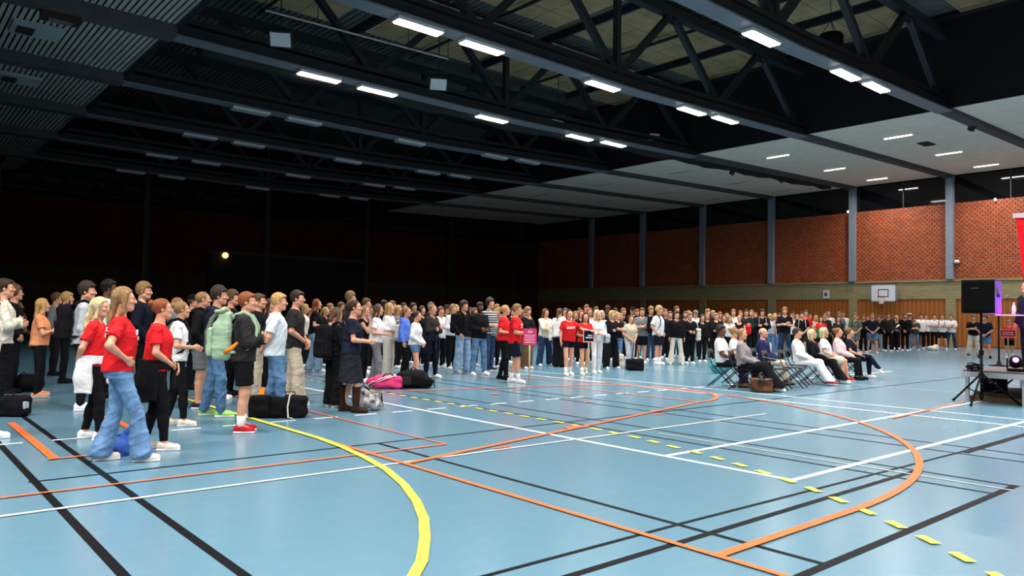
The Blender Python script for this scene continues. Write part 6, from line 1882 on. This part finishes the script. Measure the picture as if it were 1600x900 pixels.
# the sage green roll-top pack
loc, rz, S, row = on_person('the black shorts')
t = empty('backpack', 'sage green roll top backpack on the ginger person in black shorts', 'backpack', loc, rz, None, S)
link('bag_body', bag_sdf(lambda f: (f.rbox((0, -0.26, 1.15), (0.18, 0.115, 0.25), 0.07), f.rbox((0, -0.24, 1.36), (0.155, 0.075, 0.15), 0.04, 0.06), f.crease(0.007, 5, 4, 2.0)), (-0.25, -0.46, 0.82), (0.25, -0.08, 1.58), 0.011, 0.003, 3), cloth('sage'), t)
link('rolled_top', bag_sdf(lambda f: (f.cone((-0.15, -0.25, 1.535), (0.15, -0.25, 1.535), 0.032, 0.032, 0.01), f.rbox((0, -0.30, 1.515), (0.165, 0.05, 0.02), 0.015)), (-0.22, -0.40, 1.44), (0.22, -0.16, 1.6), 0.010, 0.002), cloth('sage'), t)
link('pocket', bag_sdf(lambda f: f.rbox((0, -0.405, 1.13), (0.125, 0.04, 0.185), 0.035), (-0.2, -0.47, 0.9), (0.2, -0.32, 1.36), 0.012, 0.004), cloth('sage'), t)
for xx in (-0.08, 0.08):
    MB().tube([(xx, -0.30, 1.53), (xx, -0.40, 1.42), (xx, -0.455, 1.25), (xx, -0.45, 1.0), (xx, -0.36, 0.93)], 0.013, 6, flat=0.35, up=(1, 0, 0)).build('compression_strap', noise_mat('sage_strap', '6d8068', rough=0.8), t, True)
for zz in (1.05, 1.13, 1.21):
    MB().box(-0.10, 0.10, -0.452, -0.440, zz, zz + 0.012).build('seam', noise_mat('sage_strap', '6d8068', rough=0.8), t)
for me in strap_meshes():
    link('strap', me, cloth('sage'), t)
MB().tube([(0.19, -0.22, 1.00), (0.215, -0.14, 1.05), (0.215, -0.06, 1.13)], [0.022, 0.026, 0.016], 8, flat=0.5, up=(1, 0, 0)).build('orange_strap_end', cloth('orange'), t, True)

def floor_bag(name, label, loc, rz, build, lo, hi, col, handles=None, cat='bag', h=0.016, rip=0.008, hcol=None, part='bag_body'):
    t = empty(name, label, cat, (loc[0], loc[1], 0), rz)
    link(part, bag_sdf(build, lo, hi, h, rip, hash_(label)), col, t)
    for pts in handles or []:
        MB().tube(pts, 0.012, 6).build('handle', hcol or col, t, True)
    return t
M_HANDBAG = noise_mat('handbag_leather', '17110d', rough=0.4, scale=5, detail=1, col2='7e4c2c')
PAT = noise_mat('monochrome_pattern', '101012', rough=0.8, scale=11, amount=0.1, col2='e8e4e0', detail=1)
hrz = R(-42)
t = floor_bag('holdall', 'black holdall with pale side patch at the cream fleece wearer\'s feet', (1.536, 12.421), hrz, lambda f: f.rbox((0, 0, 0.14), (0.26, 0.13, 0.14), 0.06), (-0.32, -0.2, 0), (0.32, 0.2, 0.32), cloth('blk'), [[(-0.1, -0.1, 0.24), (-0.08, -0.03, 0.33), (0.08, -0.03, 0.33), (0.1, -0.1, 0.24)]])
bevelled(MB().box(0.20, 0.265, -0.09, 0.03, 0.10, 0.22).build('side_patch', cloth('lgrey'), t), 0.02)
floor_bag('holdall', 'black rucksack lying on the floor behind the peach tee wearer', (2.213, 15.852), hrz, lambda f: f.ell((0, 0, 0.15), (0.30, 0.18, 0.17)), (-0.35, -0.22, 0), (0.35, 0.22, 0.34), cloth('blk'), [[(-0.12, -0.1, 0.26), (0, -0.1, 0.36), (0.12, -0.1, 0.26)]])
floor_bag('drawstring_sack', 'bright blue drawstring sack on the floor behind the flared jeans', (2.016, 8.479), hrz, lambda f: (f.cone((0, 0, 0.075), (0.03, 0.02, 0.17), 0.105, 0.06, 0.05, flat=(1.15, 0.9, 1)), f.cone((0.03, 0.02, 0.2), (0.10, 0.03, 0.27), 0.05, 0.03, 0.03)), (-0.25, -0.2, 0), (0.25, 0.2, 0.34), cloth('royal'), [[(0.09, 0.03, 0.26), (-0.05, 0.0, 0.20), (-0.14, 0.0, 0.10)]], h=0.011, rip=0.008, part='sack')
t = floor_bag('duffel_bag', 'black duffel bag with broad cream strap beside the pale blue shirt', (4.627, 10.225), R(-30), lambda f: f.rbox((0, 0, 0.155), (0.25, 0.14, 0.155), 0.06), (-0.3, -0.2, 0), (0.3, 0.2, 0.36), cloth('blk'), [[(-0.10, -0.10, 0.27), (-0.07, -0.06, 0.37), (0.07, -0.06, 0.37), (0.10, -0.10, 0.27)]], hcol=cloth('brown'))
MB().tube([(0.02, 0.02, 0.33), (0.01, -0.12, 0.30), (-0.01, -0.165, 0.16), (0.0, -0.17, 0.02), (0.06, -0.20, 0.01)], 0.035, 8, flat=0.25, up=(1, 0, 0)).build('shoulder_strap', cloth('cream'), t, True)
t = floor_bag('duffel_bag', 'black bag half hidden behind the jeans of the pale blue shirt wearer', (4.295, 10.444), R(-30), lambda f: f.rbox((0, 0, 0.15), (0.16, 0.14, 0.16), 0.06), (-0.25, -0.2, 0), (0.25, 0.2, 0.36), cloth('blk'))
floor_bag('folded_jacket', 'orange jacket dropped on the floor beyond the ginger hiker\'s red trainers', (5.157, 12.814), R(-30), lambda f: (f.ell((0, 0, 0.06), (0.28, 0.16, 0.09)), f.ell((0.1, 0.05, 0.10), (0.14, 0.10, 0.08))), (-0.33, -0.22, 0), (0.33, 0.22, 0.24), cloth('orange'), cat='jacket', part='cloth_heap')
t = floor_bag('patterned_bag', 'black and white patterned bag beside the tall brown boots', (5.937, 10.324), R(-30), lambda f: (f.ell((-0.08, 0, 0.17), (0.16, 0.14, 0.18)), f.ell((0.12, -0.02, 0.12), (0.12, 0.12, 0.13))), (-0.3, -0.2, 0), (0.3, 0.2, 0.4), PAT, [[(-0.14, 0, 0.30), (-0.06, -0.05, 0.40), (0.03, 0, 0.30)], [(0.12, -0.05, 0.22), (0.22, -0.06, 0.26), (0.24, -0.05, 0.05)]], hcol=cloth('blk'))
t = floor_bag('sports_bag', 'pink sports bag with pale trim lying before the grey ripped jeans', (8.007, 13.106), R(-40), lambda f: (f.rbox((0, 0, 0.13), (0.30, 0.17, 0.13), 0.09), f.ell((-0.25, 0.08, 0.12), (0.2, 0.15, 0.12))), (-0.5, -0.26, 0), (0.4, 0.28, 0.32), cloth('pink'), [[(-0.12, -0.14, 0.20), (-0.04, -0.12, 0.30), (0.10, -0.12, 0.30), (0.16, -0.14, 0.2)]], hcol=cloth('blk'))
for k in range(2):
    MB().tube([(-0.42 + 0.1 * k, -0.10, 0.05), (-0.30 + 0.1 * k, -0.17, 0.14), (-0.10 + 0.1 * k, -0.18, 0.22), (0.08 + 0.1 * k, -0.13, 0.27)], 0.018, 6, flat=0.4, up=(1, 0, 0)).build('pale_trim', cloth('rose'), t, True)
t = floor_bag('rucksack', 'black rucksack lying on its side in front of the denim shorts', (8.51, 12.964), R(-42), lambda f: (f.ell((0, 0, 0.18), (0.36, 0.22, 0.20)), f.ell((-0.12, -0.14, 0.16), (0.20, 0.10, 0.14), 0.03), f.ell((0.22, 0.0, 0.12), (0.20, 0.17, 0.13), 0.04)), (-0.5, -0.32, 0), (0.5, 0.3, 0.46), cloth('blk'), [[(0.30, -0.08, 0.16), (0.44, -0.10, 0.18), (0.46, -0.10, 0.03)], [(-0.1, 0.05, 0.34), (0.0, 0.02, 0.42), (0.1, 0.05, 0.34)]])
bevelled(MB().box(-0.24, 0.0, -0.262, -0.235, 0.08, 0.24).build('front_panel', cloth('char'), t), 0.02)
t = floor_bag('holdall', 'black holdall with long handles on the floor by the beige tee', (16.757, 14.027), R(-35), lambda f: f.rbox((0, 0, 0.17), (0.25, 0.14, 0.17), 0.06), (-0.35, -0.2, 0), (0.35, 0.2, 0.42), cloth('blk'), [[(-0.1, -0.06, 0.36), (-0.05, 0, 0.72), (0.0, 0, 0.76), (0.06, 0, 0.72), (0.1, -0.06, 0.36)]])
floor_bag('cream_tote', 'cream cloth tote standing on the floor beside the blue jeans blond', (17.137, 14.989), R(-35), lambda f: f.rbox((0, 0, 0.20), (0.17, 0.12, 0.22), 0.06), (-0.25, -0.2, 0), (0.25, 0.2, 0.48), cloth('cream'), [[(-0.08, 0, 0.40), (0, 0, 0.56), (0.08, 0, 0.40)]], h=0.02)
floor_bag('teal_bag', 'teal and white bag on the floor behind the dark skinned seated guest', (18.119, 12.138), R(-35), lambda f: f.ell((0, 0, 0.22), (0.26, 0.18, 0.24)), (-0.3, -0.22, 0), (0.3, 0.22, 0.5), cloth('teal'), h=0.02)
floor_bag('leather_handbag', 'dark brown handbag at the foot of the seated grey blazer', (14.218, 8.497), R(-35), lambda f: f.rbox((0, 0, 0.15), (0.22, 0.12, 0.15), 0.05), (-0.3, -0.2, 0), (0.3, 0.2, 0.36), M_HANDBAG, [[(-0.1, 0, 0.28), (0, 0, 0.42), (0.1, 0, 0.28)]], hcol=cloth('brown'), h=0.016)
floor_bag('cream_bag', 'cream and white bags heaped on the floor between the white tees', (44.482, 16.121), R(-35), lambda f: (f.ell((-0.1, 0, 0.12), (0.2, 0.18, 0.15)), f.ell((0.14, 0.03, 0.16), (0.16, 0.15, 0.19), 0.03)), (-0.4, -0.3, 0), (0.4, 0.3, 0.4), cloth('cream'), h=0.025)

def hung_bag(key, name, label, off, r, col, h=0.016, strap_to=(0.0, 0.0, 1.50), cat='bag'):
    """soft bag carried at local offset on a person, with its strap"""
    loc, rz, S, row = on_person(key)
    t = empty(name, label, cat, loc, rz, None, S)
    me = bag_sdf(lambda f: f.rbox(off, r, min(r) * 0.7), np.array(off) - np.array(r) - 0.04, np.array(off) + np.array(r) + 0.04, h, 0.006, 4)
    link('bag_body', me, col, t)
    o = np.array(off); rr_ = np.array(r)
    top = o + np.array((0, 0, rr_[2] * 0.8))
    MB().tube([top + np.array((0, -0.06, 0)), (np.array(strap_to) + top) / 2 + np.array((0, -0.10, 0.05)), strap_to, (np.array(strap_to) + top) / 2 + np.array((0, 0.10, 0.05)), top + np.array((0, 0.06, 0))], 0.010, 6).build('strap', col, t, True)
    return t
hung_bag('the cream bundle', 'cloth_bundle', 'cream cloth bag held in the arms of the blond in white shirt', (-0.02, 0.26, 1.08), (0.16, 0.07, 0.17), cloth('cream'), strap_to=(0.05, 0.20, 1.35))
hung_bag('the white tote', 'tote_bag', 'large white tote bag carried by the person seen from behind', (-0.24, 0.05, 1.0), (0.05, 0.20, 0.22), cloth('cream'), strap_to=(-0.20, 0.0, 1.46))
hung_bag('the white hoodie', 'shoulder_bag', 'grey shoulder bag at the side of the white hoodie wearer', (-0.27, 0.02, 0.98), (0.07, 0.17, 0.13), cloth('lgrey'), strap_to=(-0.19, 0.0, 1.47))
hung_bag('the black coat', 'shoulder_bag', 'cream shoulder bag against the open black coat', (-0.24, 0.14, 1.02), (0.07, 0.15, 0.20), cloth('cream'), strap_to=(-0.17, 0.0, 1.48))
hung_bag('the dark green jacket', 'red_bag', 'bright red bag carried at the waist of the dark green jacket', (0.0, 0.30, 1.02), (0.19, 0.07, 0.16), cloth('red'), strap_to=(0.0, 0.22, 1.18))

# placards
def placard(name, label, boardp, w, hgt, rz, col, stickbase, words_rows, ink='white', border=None, frame=True):
    t = empty(name, label, 'placard', (boardp[0], boardp[1], 0), rz)
    z = boardp[2]
    MB().box(-w / 2, w / 2, -0.012, 0.012, z - hgt / 2, z + hgt / 2).build('sign_board', col, t)
    if border is not None:
        mb = MB()
        b = 0.02
        for (a0, a1, c0, c1) in ((-w / 2 - b, w / 2 + b, hgt / 2, hgt / 2 + b), (-w / 2 - b, w / 2 + b, -hgt / 2 - b, -hgt / 2), (-w / 2 - b, -w / 2, -hgt / 2, hgt / 2), (w / 2, w / 2 + b, -hgt / 2, hgt / 2)):
            mb.box(a0, a1, -0.014, 0.014, z + c0, z + c1)
        mb.build('border', border, t)
    rs = random.Random(hash_(label))
    mb = MB()
    for (v, x0_, x1_, lh) in words_rows:
        x = x0_
        while x < x1_ - 0.02:
            l = rs.uniform(0.03, 0.06)
            mb.box(x * w, min(x + l, x1_) * w, -0.0155, -0.0125, z + v * hgt - lh / 2, z + v * hgt + lh / 2)
            x += l + 0.018
    mb.build('lettering', cloth(ink), t)
    if stickbase:
        MB().tube([(0, 0.02, 0.02), (0, 0.02, z + hgt * 0.3)], 0.018, 8).build('stick', cloth('wood'), t, True)
    return t
def towards(p, phi):
    """heading so that the board's front (-y) looks toward the camera, turned by phi"""
    return math.atan2(p[1], p[0]) - R(90) + R(phi)
p = (11.172, 12.364, 1.052)
placard('pink_placard', 'pink placard with lines of text on a wooden stick, held by the navy shorts wearer', p, 0.30, 0.36, towards(p, 5), cloth('pink'), True, [(0.30, -0.15, 0.2, 0.05), (0.08, -0.38, 0.38, 0.025), (-0.05, -0.38, 0.38, 0.025), (-0.2, -0.38, 0.38, 0.025), (-0.35, -0.38, 0.38, 0.025)], 'rose')
p = (14.087, 13.331, 1.024)
placard('dark_placard', 'dark navy placard with two lines of white text on a wooden stick', p, 0.25, 0.28, towards(p, 0), cloth('blknavy'), True, [(0.05, -0.1, 0.4, 0.035), (-0.15, -0.3, 0.42, 0.035)], 'white', cloth('rose'))
p = (32.359, 16.364, 0.966)
placard('green_sign', 'green rectangular sign held up behind the seated platinum blond', p, 0.55, 0.38, towards(p, 0), cloth('dgreen') if False else noise_mat('sign_green', '1f7a4a', rough=0.6), False, [(0.1, -0.1, 0.35, 0.05), (-0.1, -0.1, 0.3, 0.04)], 'lgrey')
p = (38.704, 10.946, 1.108)
placard('red_placard', 'red placard with white edge held by the red shirt near the stage', p, 0.58, 0.30, towards(p, 0), cloth('redsh'), True, [(0.15, -0.35, 0.35, 0.04), (-0.15, -0.35, 0.35, 0.04)], 'rose', cloth('rose'))
p0, p1 = Vector((40.009, 16.576, 1.076)), Vector((40.348, 16.27, 1.381))
o = MB().tube([p0, p1], 0.05, 10).build('paper_tube', cloth('cream'), None, True)
tag(o, 'white rolled paper tube held slantwise before a black top', 'paper roll')
